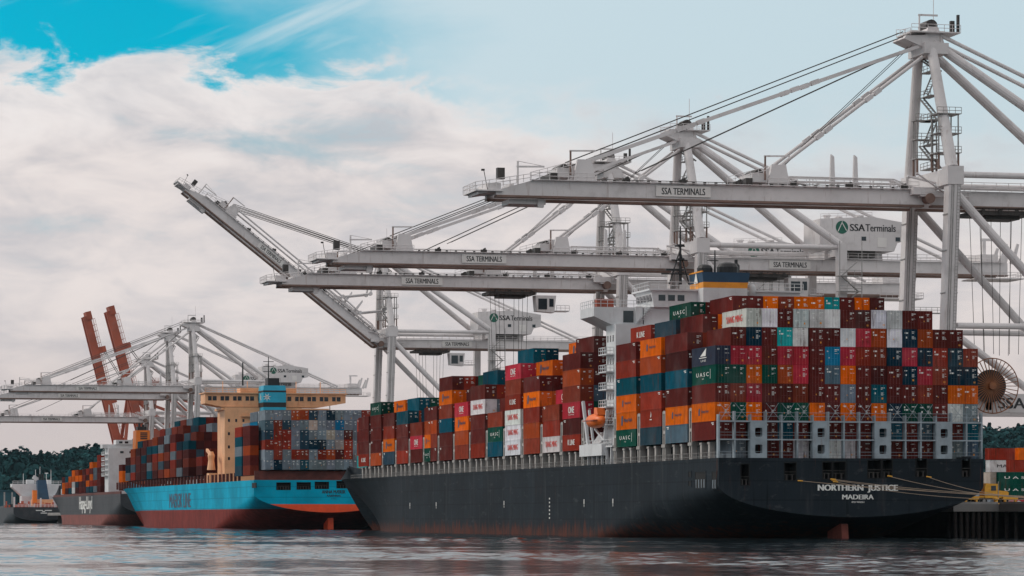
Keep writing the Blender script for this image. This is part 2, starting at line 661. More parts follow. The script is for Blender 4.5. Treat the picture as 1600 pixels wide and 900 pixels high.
def container_body(L):
    b = MB()
    hw, H = CW / 2, CH - 0.03
    # frame: corner posts and rails
    for sx in (-1, 1):
        xa, xb = sorted((sx * hw, sx * (hw - 0.14)))
        b.box(xa, xb, 0, 0.16, 0, H)
        b.box(xa, xb, L - 0.16, L, 0, H)
        b.box(xa, xb, 0.16, L - 0.16, 0, 0.17)
        b.box(xa, xb, 0.16, L - 0.16, H - 0.11, H)
    # corrugated long sides
    per = 0.56
    k = int((L - 0.32) / per)
    for sx in (-1, 1):
        vs, fs = [], []
        y = 0.16
        prof = []
        for i in range(k):
            y0 = 0.16 + (L - 0.32) * i / k
            p = (L - 0.32) / k
            prof += [(y0, 0.015), (y0 + p * 0.36, 0.015), (y0 + p * 0.5, 0.06), (y0 + p * 0.86, 0.06)]
        prof.append((L - 0.16, 0.015))
        for yy, dd in prof:
            vs += [(sx * (hw - dd), yy, 0.17), (sx * (hw - dd), yy, H - 0.11)]
        for i in range(len(prof) - 1):
            q = (2 * i, 2 * i + 2, 2 * i + 3, 2 * i + 1)
            fs.append(q if sx > 0 else q[::-1])
        b.add(vs, fs)
    b.box(-hw + 0.14, hw - 0.14, 0.10, L - 0.03, H - 0.06, H - 0.02)      # roof
    b.box(-hw + 0.14, hw - 0.14, 0.10, L - 0.03, 0.08, 0.14)              # floor
    b.box(-hw + 0.14, hw - 0.14, L - 0.09, L - 0.03, 0.14, H - 0.06)      # front wall
    b.box(-hw + 0.14, hw - 0.14, 0.0, 0.12, H - 0.13, H)                  # door header
    b.box(-hw + 0.14, hw - 0.14, 0.0, 0.12, 0.0, 0.14)                    # door sill
    return b


def door_leaf(with_bars):
    """one leaf, hinge side at x = 0, towards +x; at y = 0"""
    b = MB()
    wd = CW / 2 - 0.15
    z0, z1 = 0.15, CH - 0.17
    b.box(0, wd, 0.06, 0.10, z0, z1)
    for i in range(5):
        za = z0 + 0.06 + i * (z1 - z0) / 5
        b.box(0.06, wd - 0.06, 0.035, 0.06, za, za + (z1 - z0) / 5 - 0.12)
    for z in (0.5, 1.1, 1.8, 2.4):
        b.box(-0.05, 0.06, 0.0, 0.06, z, z + 0.12)
    if with_bars:
        b.mi = 1
        for x in (0.36, 0.82):
            b.tube((x, -0.02, 0.08), (x, -0.02, CH - 0.10), 0.04, n=5)
    return b


def locking_bar():
    b = MB()
    b.tube((0, -0.02, 0.06), (0, -0.02, CH - 0.08), 0.042, n=6)
    for z in (0.12, CH - 0.22):
        b.box(-0.07, 0.07, -0.07, 0.03, z, z + 0.10)
    for z in (0.75, 1.75, 2.2):
        b.box(-0.06, 0.06, -0.05, 0.03, z, z + 0.06)
    b.box(-0.02, 0.34, -0.06, -0.02, 1.02, 1.08)
    return b


def marking(variant):
    rr = random.Random(variant)
    b = MB()

    def patch(x, z, wd, h):
        b.box(x, x + wd, -0.012, 0.034, z, z + h)
    b.mi = 0
    # number block, weight lines and stickers, placed differently on each pattern
    zt_ = rr.uniform(2.2, 2.4)
    patch(rr.uniform(0.14, 0.3), zt_, rr.uniform(0.5, 0.78), rr.uniform(0.09, 0.14))
    if variant % 4 != 3:
        patch(0.30, zt_ - 0.2, rr.uniform(0.25, 0.5), 0.08)
    zq = rr.uniform(1.45, 1.8)
    for i in range(rr.choice((1, 2, 4, 5))):
        patch(0.30 + rr.uniform(0, 0.05), zq - i * 0.13, rr.uniform(0.25, 0.7), 0.055)
    if variant % 3 != 1:
        patch(rr.uniform(-0.98, -0.7), rr.uniform(2.05, 2.3), rr.uniform(0.2, 0.6), rr.uniform(0.1, 0.3))
    if variant % 5 in (0, 2):
        patch(rr.uniform(-0.95, -0.6), rr.uniform(0.8, 1.5), rr.uniform(0.12, 0.3), rr.uniform(0.12, 0.3))
    if variant % 7 == 4:
        patch(-0.9, 1.75, 0.7, 0.22)
    b.mi = 1
    if variant % 3 == 0:
        patch(rr.uniform(0.4, 0.65), rr.uniform(0.3, 0.6), 0.28, 0.28)
    elif variant % 3 == 1:
        patch(rr.uniform(-0.5, -0.25), rr.uniform(0.7, 1.2), 0.18, 0.2)
    return b


ME_BODY = container_body(CL).mesh('container_body', 'container_paint')
ME_BODY20 = container_body(6.06).mesh('container_body_short', 'container_paint')
ME_DOOR = door_leaf(False).mesh('door', 'container_paint')
ME_DOORB = door_leaf(True).mesh('door_with_bars', ['container_paint', 'container_paint'])
ME_BAR = locking_bar().mesh('locking_bar', 'container_paint')
ME_MARK = [marking(i).mesh('marking', ['lettering_white', 'marking_yellow']) for i in range(14)]


def leaf(name, me, parent, loc, color, rz=0.0):
    o = link(name, me, parent, loc, rz)
    o.color = color
    return o


N_CONT = 0
BRAND = {   # side lettering: text, width, height, material
    'hap': ('Hapag-Lloyd', 4.6, 0.75, 'lettering_navy'), 'haps': ('Hapag-Lloyd', 3.6, 0.5, 'lettering_navy'),
    'uasc': ('U A S C', 6.4, 0.62, 'lettering_white'), 'kline': ('K LINE', 4.6, 0.95, 'lettering_white'),
    'one': ('ONE', 3.9, 1.15, 'lettering_white'), 'ym': ('YANG MING', 8.2, 1.05, 'lettering_red'),
    'dark': ('WAN HAI LINES', 3.4, 0.7, 'lettering_white'),
}
BRAND_WORDS = {'hap': ' with navy lettering', 'haps': ' with small navy lettering', 'uasc': ' with white spaced lettering',
               'kline': ' with white lettering', 'one': ' with big white lettering', 'ym': ' with red lettering',
               'dark': ' with a white sail mark', 'logo': ' with a small white mark'}


def container(x, y, z, code, label, group, doors=1, brand=None, short=False, jig=True, rz=0.0):
    """x = centre line, y = aft (door) end, z = underside; doors: 0 none, 1 simple, 2 with separate bars"""
    global N_CONT
    N_CONT += 1
    rr = random.Random(N_CONT * 13 + 5)
    c = lin(PAINT[code][1])
    f = rr.uniform(0.80, 1.18)
    c = tuple(min(1, k * f * rr.uniform(0.95, 1.05)) for k in c)
    colr = c + (1,)
    colb = tuple(min(1, k * 1.25 + 0.035) for k in c) + (1,)
    if jig:
        x += rr.uniform(-0.035, 0.035)
        y += rr.uniform(-0.07, 0.07)
    o = leaf('shipping_container', ME_BODY20 if short else ME_BODY, None, (x, y, z), colr, rz)
    tag(o, label, 'container', group)
    if doors:
        me = ME_DOOR if doors == 2 else ME_DOORB
        for s in (0, 1):
            d = leaf('door', me, o, ((-CW / 2 + 0.14), 0, 0) if s == 0 else ((CW / 2 - 0.14), 0.0, 0), colr)
            if s == 1:
                d.scale = (-1, 1, 1)
            if doors == 2:
                for bx in (0.36, 0.82):
                    leaf('locking_bar', ME_BAR, d, (bx, 0, 0), colb)
        leaf('marking', ME_MARK[rr.randrange(14)], o, (0, 0, 0), (1, 1, 1, 1))
    if brand:
        L = 6.06 if short else CL
        sx = -CW / 2 - 0.004

        def put(me, yy, zz):
            q = link('lettering', me, o, (sx, yy, zz), FACE_PORT)
            return q
        if brand == 'logo':
            q = MATS.get('_mark')
            if q is None:
                m = MB()
                m.prism([(-0.2, 0.0), (0.25, 0.0), (0.4, 0.45), (0.05, 0.95), (0.1, 0.5)], 1, -0.02, 0)
                m.box(-0.5, 0.6, -0.02, 0, -0.45, -0.3)
                q = MATS['_mark'] = m.mesh('emblem', 'lettering_white')
            put(q, L * 0.5, 1.6)
        elif brand == 'dark':
            b = MB()
            b.prism([(-1.6, 0.3), (1.2, 0.3), (1.5, 1.5)], 1, -0.02, 0.0)
            b.prism([(-2.2, 0.0), (1.6, 0.0), (1.6, 0.12), (-2.2, 0.12)], 1, -0.02, 0.0)
            me = MATS.get('_sail')
            if me is None:
                me = b.mesh('lettering', 'lettering_white')
                MATS['_sail'] = me
            put(me, L * 0.5, 1.15)
            put(text_mesh('LINE', 2.6, 0.3, 'lettering_white'), L * 0.5, 0.75)
        else:
            s, wd, h, mt = BRAND[brand]
            if short:
                wd *= 0.6
                h *= 0.7
            off = 0.0
            if brand in ('hap', 'haps'):
                off = -0.9
                b = MATS.get('_hap_' + brand)
                if b is None:
                    k = 1.0 if brand == 'hap' else 0.68
                    q = MB()
                    q.prism([(-0.55 * k, -0.8 * k), (0.2 * k, -0.8 * k), (0.55 * k, -0.3 * k), (0.55 * k, 0.8 * k), (-0.2 * k, 0.8 * k), (-0.55 * k, 0.3 * k)], 1, -0.02, 0)
                    b = q.mesh('emblem', 'lettering_navy')
                    MATS['_hap_' + brand] = b
                q = link('emblem', b, o, (sx, L * 0.5 + wd * 0.5 + 0.2, 1.5), FACE_PORT)
            if brand == 'uasc':
                off = 0.6
                put(text_mesh('I', 0.14, 1.5, 'lettering_white'), L * 0.5 - wd / 2 - 0.2, 1.5)
                put(text_mesh('UASC', 1.0, 0.24, 'lettering_white'), L * 0.5 + 0.4, 0.85)
            if brand == 'one':
                put(text_mesh('OCEAN NETWORK EXPRESS', 3.8, 0.2, 'lettering_white'), L * 0.5, 0.65)
            put(text_mesh(s, wd, h, mt, bold=0.03), L * 0.5 + off, 1.5)
    # number block on the port side
    elif doors != 0 and rr.random() < 0.5:
        if 'num' not in TXT:
            q = MB()
            q.box(-0.6, 0.6, -0.012, 0, 0.12, 0.26)
            q.box(-0.2, 0.6, -0.012, 0, -0.1, 0.02)
            TXT['num'] = q.mesh('marking', 'lettering_white')
        link('marking', TXT['num'], o, (-CW / 2 - 0.004, (6.06 if short else CL) - 1.4 if rr.random() < .5 else 1.3, 2.35), FACE_PORT)
    return o


class Fill:
    """the mass of far and half hidden containers: one object"""
    def __init__(s):
        s.b = MB()
        s.c = []
        s.g = MB()
        s.gc = []

    def box(s, x, y, z, code, L=CL, f=1.0, detail=True, H=CH, axis=1):
        b = s.b
        n0 = len(b.f)
        hw = CW / 2
        c = tuple(min(1, k * f) for k in lin(PAINT[code][1]))
        if axis == 1:
            b.box(x - hw, x + hw, y, y + L, z, z + H - 0.04)
            if detail:
                # frame and door bars in low relief
                for xx in (-hw + 0.05, -0.5, -0.02, 0.5, hw - 0.12):
                    b.box(x + xx, x + xx + 0.07, y - 0.05, y + 0.002, z + 0.1, z + H - 0.12)
                k = 12
                for i in range(k):
                    yy = y + 0.3 + (L - 0.6) * i / k
                    b.box(x - hw - 0.04, x - hw + 0.002, yy, yy + 0.45, z + 0.15, z + H - 0.2)
        else:
            b.box(x, x + L, y - hw, y + hw, z, z + H - 0.04)
        s.c += [c] * (len(b.f) - n0)

    def build(s, name):
        me = s.b.mesh(name, 'stack_paint')
        at = me.attributes.new('paint', 'FLOAT_COLOR', 'FACE')
        a = np.ones((len(s.c), 4), dtype=np.float32)
        a[:, :3] = np.array(s.c, dtype=np.float32)
        at.data.foreach_set('color', a.ravel())
        o = link(name, me)
        return o


FILL = Fill()


# ------------------------------------------------------------------ hulls
def lerp(a, b, t):
    t = min(1, max(0, t))
    return a + (b - a) * t


def hull(P, beam, Y0, Dk, y_dk, y_tip, z_tip, y_wl, y_stem, k0=3.3, hb0=4.9, n0=1.9, aft=75.0, sheer0=None, nose=1.25):
    """section curves of a ship lying along Y with the stern at Y0; returns grid for the port half and helper functions"""
    half = beam / 2
    sheer0 = y_dk - 60 if sheer0 is None else sheer0

    def deck_z(y):
        t = max(0, (y - sheer0) / (y_tip - sheer0))
        return Dk + (z_tip - Dk) * t ** 5

    def bd(y):
        t = max(0, (y - y_dk) / (y_tip - y_dk))
        return half * max(0.0, 1 - t ** nose)

    def bw(y):
        t = max(0, (y - y_wl) / (y_stem - y_wl))
        return half * max(0.0, 1 - t ** 1.35)

    def section(y, s):
        D = deck_z(y)
        if y <= Y0 + aft:
            t = (y - Y0) / aft
            k = lerp(k0, -2.5, min(1, t / 0.38) ** 0.9)
            hb = lerp(hb0, 9.5, t / 0.4) if t < 0.4 else lerp(9.5, 1.2, (t - 0.4) / 0.6)
            n = lerp(n0, 2.4, t)
            z = k + s * (D - k)
            q = min(1, (z - k) / hb)
            x = half * (1 - (1 - q) ** n) ** (1 / n)
            return max(x, 0.12 if s > 0 else 0.05), z
        k = -2.5
        if y > y_stem:
            t = (y - y_stem) / (y_tip - y_stem)
            k = lerp(-2.5, D - 0.6, t ** 0.85) if t < 1 else D - 0.6
            z = k + s * (D - k)
            x = bd(y) * max(0.0, s) ** 0.75
            return max(x, 0.15), z
        z = k + s * (D - k)
        b0, b1 = bw(y), bd(y)
        t = max(0.0, z / D)
        return max(b0 + (b1 - b0) * t ** 1.5, 0.15), z
    ys = list(np.linspace(Y0, Y0 + aft, 22)) + list(np.linspace(Y0 + aft + 8, y_wl, 10)) + list(np.linspace(y_wl + 4, y_tip, 34))
    ss = np.linspace(0, 1, 22)
    return ys, ss, section, deck_z, bd


def build_hull(root, P, beam, Y0, mat, deck_mat, **kw):
    ys, ss, section, deck_z, bd = hull(P, beam, Y0, **kw)
    xc = P + beam / 2
    b = MB()
    vs, fs = [], []
    ns = len(ss)
    for y in ys:
        for sg in (-1, 1):
            for s in ss:
                x, z = section(y, s)
                vs.append((xc + sg * x, y, z))
    for i in range(len(ys) - 1):
        for h in (0, 1):
            for j in range(ns - 1):
                a = (i * 2 + h) * ns + j
                c = ((i + 1) * 2 + h) * ns + j
                q = (a, a + 1, c + 1, c)
                fs.append(q if h == 0 else q[::-1])
        # bottom
        a, c = i * 2 * ns, (i + 1) * 2 * ns
        fs.append((a, c, c + ns, a + ns))
    b.add(vs, fs)
    h = b.build('hull', mat, root)
    h.data.polygons.foreach_set('use_smooth', [True] * len(h.data.polygons))
    h.data.set_sharp_from_angle(angle=R(50))
    # deck a little below the hull's upper edge
    b = MB()
    vs, fs = [], []
    for y in ys:
        x, z = section(y, 1.0)
        zd = kw['Dk'] - 0.25
        if y > kw['y_dk'] - 30:
            x = max(0.02, x * 0.94 - 0.3)
        vs += [(xc - x, y, zd), (xc + x, y, zd)]
    for i in range(len(ys) - 1):
        fs.append((2 * i, 2 * i + 1, 2 * i + 3, 2 * i + 2))
    b.add(vs, fs)
    b.build('deck', deck_mat, root)
    return section, deck_z, bd


def build_transom(root, P, beam, Y0, D, mat, holes, k0=3.3, hb0=4.9, n0=1.9, depth_in=3.0):
    """flat stern plate with real openings; holes = (x0, x1, z0, z1)"""
    half, xc = beam / 2, P + beam / 2

    def zb(x):
        q = min(1.0, abs(x - xc) / half)
        return k0 + hb0 * (1 - (1 - q ** n0) ** (1 / n0))
    xs = set(xc + half * math.sin(t) for t in np.linspace(-math.pi / 2, math.pi / 2, 61))
    for h in holes:
        xs |= {h[0], h[1]}
    xs = sorted(xs)
    b = MB()
    for i in range(len(xs) - 1):
        xa, xb = xs[i], xs[i + 1]
        if xb - xa < 1e-4:
            continue
        xm = (xa + xb) / 2
        cuts = sorted((h[2], h[3]) for h in holes if h[0] - 1e-6 <= xm <= h[1] + 1e-6)
        lo = None
        segs = []
        for z0, z1 in cuts:
            segs.append((lo, z0))
            lo = z1
        segs.append((lo, D))
        for a, c in segs:
            za, zbb = (zb(xa), zb(xb)) if a is None else (a, a)
            b.add([(xa, Y0, za), (xb, Y0, zbb), (xb, Y0, c), (xa, Y0, c)], [(0, 1, 2, 3)])
    t = b.build('transom', mat, root)
    for x0, x1, z0, z1 in holes:
        q = MB()
        d = depth_in
        q.add([(x0, Y0, z0), (x1, Y0, z0), (x1, Y0, z1), (x0, Y0, z1), (x0, Y0 + d, z0), (x1, Y0 + d, z0), (x1, Y0 + d, z1), (x0, Y0 + d, z1)],
              [(0, 1, 5, 4), (1, 2, 6, 5), (2, 3, 7, 6), (3, 0, 4, 7), (4, 5, 6, 7)])
        # frame round the opening and gear inside it
        fr = 0.12
        for bx in ((x0 - fr, x1 + fr, z1, z1 + fr), (x0 - fr, x1 + fr, z0 - fr, z0), (x0 - fr, x0, z0, z1), (x1, x1 + fr, z0, z1)):
            q.box(bx[0], bx[1], Y0 - 0.05, Y0 + 0.02, bx[2], bx[3])
        op = q.build('mooring_opening', 'shadow_interior', t)
        g = MB()
        k = max(2, int((x1 - x0) / 0.7))
        for i in range(k):
            xx = x0 + (x1 - x0) * (i + 0.5) / k
            g.tube((xx, Y0 + 0.5, z0), (xx, Y0 + 0.5, z0 + 0.8), 0.14, n=8)
        g.box(x0 + 0.1, x1 - 0.1, Y0 + 0.35, Y0 + 0.65, z0 + 0.8, z0 + 0.9)
        g.tube((x0, Y0 + 0.1, z0 + 1.25), (x1, Y0 + 0.1, z0 + 1.25), 0.04, n=5)
        g.build('roller', 'dark_gear', t)
    return t


# ------------------------------------------------------------------ water, land, hills
QUAY_X, QUAY_Z = 196.2, 5.4
QUAY_Y0, QUAY_Y1 = 500.0, 1900.0


def water_sheet():
    """one sheet: real wind waves across the harbour basin, flat far out"""
    rg = np.random.RandomState(17)
    ds = [120.0]
    while ds[-1] < 2300:
        ds.append(ds[-1] * 1.0017)
    ds = np.array(ds)
    az = np.linspace(-0.225, 0.225, 760)          # tangent of the bearing from the basin mouth
    D, T = np.meshgrid(ds, az, indexing='ij')
    r = D * T
    x = CS * r + SN * D
    y = CS * D - SN * r
    step = np.maximum(D * 0.0017, D * (az[1] - az[0]))
    z = np.zeros_like(x)
    # gusts: patches of rougher and calmer water
    g = np.zeros_like(x)
    for k in range(14):
        lam = rg.uniform(22, 160)
        a = rg.uniform(0, 6.28)
        g += np.sin((x * math.cos(a) + y * math.sin(a)) * 6.283 / lam + rg.uniform(0, 6.28))
    g = np.clip(0.75 + 0.30 * g / 2.0, 0.22, 1.7)
    for k in range(44):
        lam = 0.8 * (7.5 / 0.8) ** rg.uniform(0, 1)
        a = 2.3 + rg.normal() * 0.75              # wind sea from one side with spread
        ph = (x * math.cos(a) + y * math.sin(a)) * 6.283 / lam + rg.uniform(0, 6.28)
        st = 0.015 * rg.uniform(0.6, 1.4)         # slope of this wave
        fade = np.clip((lam / step - 1.6) / 1.6, 0, 1)
        z += fade * st * lam / 6.283 * np.sin(ph)
    z *= g
    z *= np.clip((ds - 120) / 20, 0, 1)[:, None] * np.clip((2300 - ds) / 300, 0, 1)[:, None]
    nr, nc = x.shape
    V = np.stack([x, y, z], -1).reshape(-1, 3)
    i, j = np.meshgrid(np.arange(nr - 1), np.arange(nc - 1), indexing='ij')
    q = (i * nc + j).ravel()
    Fq = np.stack([q, q + 1, q + nc + 1, q + nc], 1)
    # flat water all round, joined to the rim of the waves
    n0 = len(V)
    rim = list(range(nc)) + [k * nc + nc - 1 for k in range(1, nr)] + [(nr - 1) * nc + k for k in range(nc - 2, -1, -1)] + [k * nc for k in range(nr - 2, 0, -1)]
    c = V[:, :2].mean(0)
    out = []
    for v in rim:
        dv = V[v, :2] - c
        dv = dv / np.linalg.norm(dv)
        out.append((c[0] + dv[0] * 9500, c[1] + dv[1] * 9500, 0.0))
    V = np.concatenate([V, np.array(out)])
    m = len(rim)
    Fo = np.array([(rim[k], n0 + k, n0 + (k + 1) % m, rim[(k + 1) % m]) for k in range(m)])
    Fc = np.concatenate([Fq, Fo]).astype(np.int32)
    me = bpy.data.meshes.new('water')
    me.vertices.add(len(V))
    me.vertices.foreach_set('co', V.astype(np.float32).ravel())
    me.loops.add(Fc.size)
    me.loops.foreach_set('vertex_index', Fc.ravel())
    me.polygons.add(len(Fc))
    me.polygons.foreach_set('loop_start', np.arange(0, Fc.size, 4, dtype=np.int32))
    me.polygons.foreach_set('loop_total', np.full(len(Fc), 4, dtype=np.int32))
    me.polygons.foreach_set('use_smooth', np.ones(len(Fc), dtype=bool))
    me.materials.append(MATS['harbour_water'])
    me.update(calc_edges=True)
    tag(link('water', me), kind='structure')


water_sheet()

rr = np.random.RandomState(3)


def ridge(x, y):
    """height of the wooded hills on the far side"""
    d = SN * x + CS * y
    u = 800 + F_PX * (CS * x - SN * y) / d
    # crest height in metres against the bearing
    us = [-400, -60, 20, 90, 160, 240, 420, 700, 1000, 1300, 1540, 1620, 1900]
    hs = [30, 37, 41, 43, 41, 45, 40, 38, 40, 52, 66, 70, 50]
    h = np.interp(u, us, hs) * (d / 2750.0)
    t = np.clip((d - 2330) / 420.0, 0, 1)
    return h * (t * t * (3 - 2 * t)) * 0.93 + 0.6


def hill():
    dd = np.linspace(2320, 2900, 16)
    uu = np.linspace(-700, 2300, 120)
    vs, fs = [], []
    for d in dd:
        for u in uu:
            r = (u - 800) / F_PX * d
            x, y = CS * r + SN * d, CS * d - SN * r
            z = ridge(x, y) + (rr.rand() - 0.5) * 1.2
            vs.append((x, y, float(z) if d > 2325 else -1.0))
    n = len(uu)
    for i in range(len(dd) - 1):
        for j in range(n - 1):
            fs.append((i * n + j, i * n + j + 1, (i + 1) * n + j + 1, (i + 1) * n + j))
    b = MB()
    b.add(vs, fs)
    tag(b.build('hill', 'hill_soil', smooth=True), kind='structure')


hill()


def woods():
    """crowns of the far wood, one mass"""
    protos = []
    for k in range(6):
        r = np.random.RandomState(40 + k)
        vs, fs = [], []
        nl = 640
        # lobes that the leaf clumps cluster round
        lob = [(r.uniform(-.5, .5), r.uniform(-.5, .5), r.uniform(0.25, 0.95), r.uniform(.28, .5)) for _ in range(7)]
        if k == 5:
            lob = [(r.uniform(-.12, .12), r.uniform(-.12, .12), z, 0.42 * (1.25 - z)) for z in np.linspace(0.1, 1.15, 8)]
        for i in range(nl):
            lx, ly, lz, lr = lob[r.randint(len(lob))]
            v = r.normal(size=3)
            v /= np.linalg.norm(v)
            c = np.array([lx, ly, lz]) + v * lr * r.uniform(.7, 1.05)
            s = r.uniform(.05, .095)
            a = r.normal(size=3)
            a /= np.linalg.norm(a)
            t1 = np.cross(a, v)
            t1 /= np.linalg.norm(t1) + 1e-9
            nn = v * .7 + a * .4
            nn /= np.linalg.norm(nn)
            t1 = np.cross(nn, t1)
            t1 /= np.linalg.norm(t1) + 1e-9
            t2 = np.cross(nn, t1)
            o = len(vs)
            vs += [c - t1 * s - t2 * s * .8, c + t1 * s - t2 * s, c + t1 * s * .8 + t2 * s, c - t1 * s + t2 * s * .9]
            fs.append((o, o + 1, o + 2, o + 3))
        protos.append((np.array(vs, dtype=np.float32), np.array(fs, dtype=np.int32)))
    allv, allf, allc = [], [], []
    off = 0
    r = np.random.RandomState(11)
    spots = []
    for i in range(1900):
        if i < 1200:
            u = r.uniform(-50, 235)
        elif i < 1600:
            u = r.uniform(1480, 1680)
        else:
            u = r.uniform(-600, 2200)
        d = 2335 + 440 * r.uniform(0, 1) ** 0.9
        spots.append((u, d))
    for u, d in spots:
        rgt = (u - 800) / F_PX * d
        x, y = CS * rgt + SN * d, CS * d - SN * rgt
        z = float(ridge(x, y)) - 2.0
        k = r.randint(6)
        v, f = protos[k]
        sc_ = r.uniform(8, 15.0) * (1.6 if r.rand() < .08 else 1) * (1.0 if k < 5 else 0.9)
        hz = sc_ * r.uniform(.75, 1.1) * (1.0 if k < 5 else 1.25)
        an = r.uniform(0, 6.28)
        ca, sa = math.cos(an), math.sin(an)
        w_ = np.empty_like(v)
        w_[:, 0] = (v[:, 0] * ca - v[:, 1] * sa) * sc_ + x
        w_[:, 1] = (v[:, 0] * sa + v[:, 1] * ca) * sc_ + y
        w_[:, 2] = v[:, 2] * hz + z
        allv.append(w_)
        allf.append(f + off)
        off += len(v)
        g = r.uniform(0.75, 1.3)
        base = np.array((0.018, 0.058, 0.062)) if k != 2 else np.array((0.030, 0.062, 0.058))  # bluish haze of distance is put into the leaf colour
        c = base * g * (1 + (r.rand(len(f), 1) - .5) * .7)
        allc.append(np.concatenate([c, np.ones((len(f), 1))], 1))
    V = np.concatenate(allv)
    Fc = np.concatenate(allf)
    C = np.concatenate(allc).astype(np.float32)
    me = bpy.data.meshes.new('woodland')
    me.vertices.add(len(V))
    me.vertices.foreach_set('co', V.ravel())
    me.loops.add(Fc.size)
    me.loops.foreach_set('vertex_index', Fc.ravel())
    me.polygons.add(len(Fc))
    me.polygons.foreach_set('loop_start', np.arange(0, Fc.size, 4, dtype=np.int32))
    me.polygons.foreach_set('loop_total', np.full(len(Fc), 4, dtype=np.int32))
    me.materials.append(MATS['woodland'])
    at = me.attributes.new('paint', 'FLOAT_COLOR', 'FACE')
    at.data.foreach_set('color', C.ravel())
    me.update()
    o = link('woodland', me)
    tag(o, 'dark green wood covering the far hillside', 'trees', None, 'stuff')


woods()

# quay: deck slab on piles
b = MB()
b.box(QUAY_X, 1500, QUAY_Y0, QUAY_Y1, QUAY_Z - 1.2, QUAY_Z)
b.box(204.0, 1500, 430, QUAY_Y0 - 0.001, QUAY_Z - 1.2, QUAY_Z)
tag(b.build('quay', 'quay_deck'), kind='structure')
b = MB()
b.box(QUAY_X + 0.05, QUAY_X + 0.65, QUAY_Y0 + 0.7, QUAY_Y1 - 0.1, QUAY_Z + 0.004, QUAY_Z + 0.35)
b.box(QUAY_X + 0.66, 203.9, QUAY_Y0 + 0.05, QUAY_Y0 + 0.65, QUAY_Z + 0.004, QUAY_Z + 0.35)
b.box(204.05, 204.65, 431, QUAY_Y0 - 0.1, QUAY_Z + 0.004, QUAY_Z + 0.35)
tag(b.build('quay_kerb', 'concrete'), kind='structure')
b = MB()
b.box(QUAY_X + 6, 1500, QUAY_Y0 + 9, QUAY_Y1, -2, QUAY_Z - 1.25)
b.box(209, 1500, 432, QUAY_Y0 + 8.9, -2, QUAY_Z - 1.25)
tag(b.build('quay_wall', 'pile_timber'), kind='structure')
b = MB()
b.tube((0, 0, -2), (0, 0, QUAY_Z - 1.22), 0.32, 0.32, n=8)
ME_PILE = b.mesh('quay_pile', 'pile_timber')
rp = random.Random(4)
npile = 0
for row in range(2):
    for i in range(8):
        px = QUAY_X + 0.6 + i * 1.0 + (0.5 if row else 0)
        py = QUAY_Y0 + 0.7 + row * 4
        o = link('quay_pile', ME_PILE, None, (px, py, 0))
        o.rotation_euler = (R(rp.uniform(-1, 1)), R(rp.uniform(-1.5, 1.5)), 0)
        tag(o, ('dark round pile standing in the water under the edge of the quay' if row == 0 else
                'dark round pile in the shade of the second row below the quay'), 'pile', 'piles under the near end of the quay')
for i in range(9):
    o = link('quay_pile', ME_PILE, None, (204.7, QUAY_Y0 - 1.5 - i * 4.0, 0))
    tag(o, 'dark round pile along the nearest edge of the quay at the right of the photo', 'pile', 'piles under the near end of the quay')
# crane rails
b = MB()
for rx in (200.0, 230.0):
    b.box(rx - 0.08, rx + 0.08, QUAY_Y0 + 2, QUAY_Y1 - 2, QUAY_Z + 0.004, QUAY_Z + 0.16)
tag(b.build('crane_track', 'dark_gear'), kind='structure')


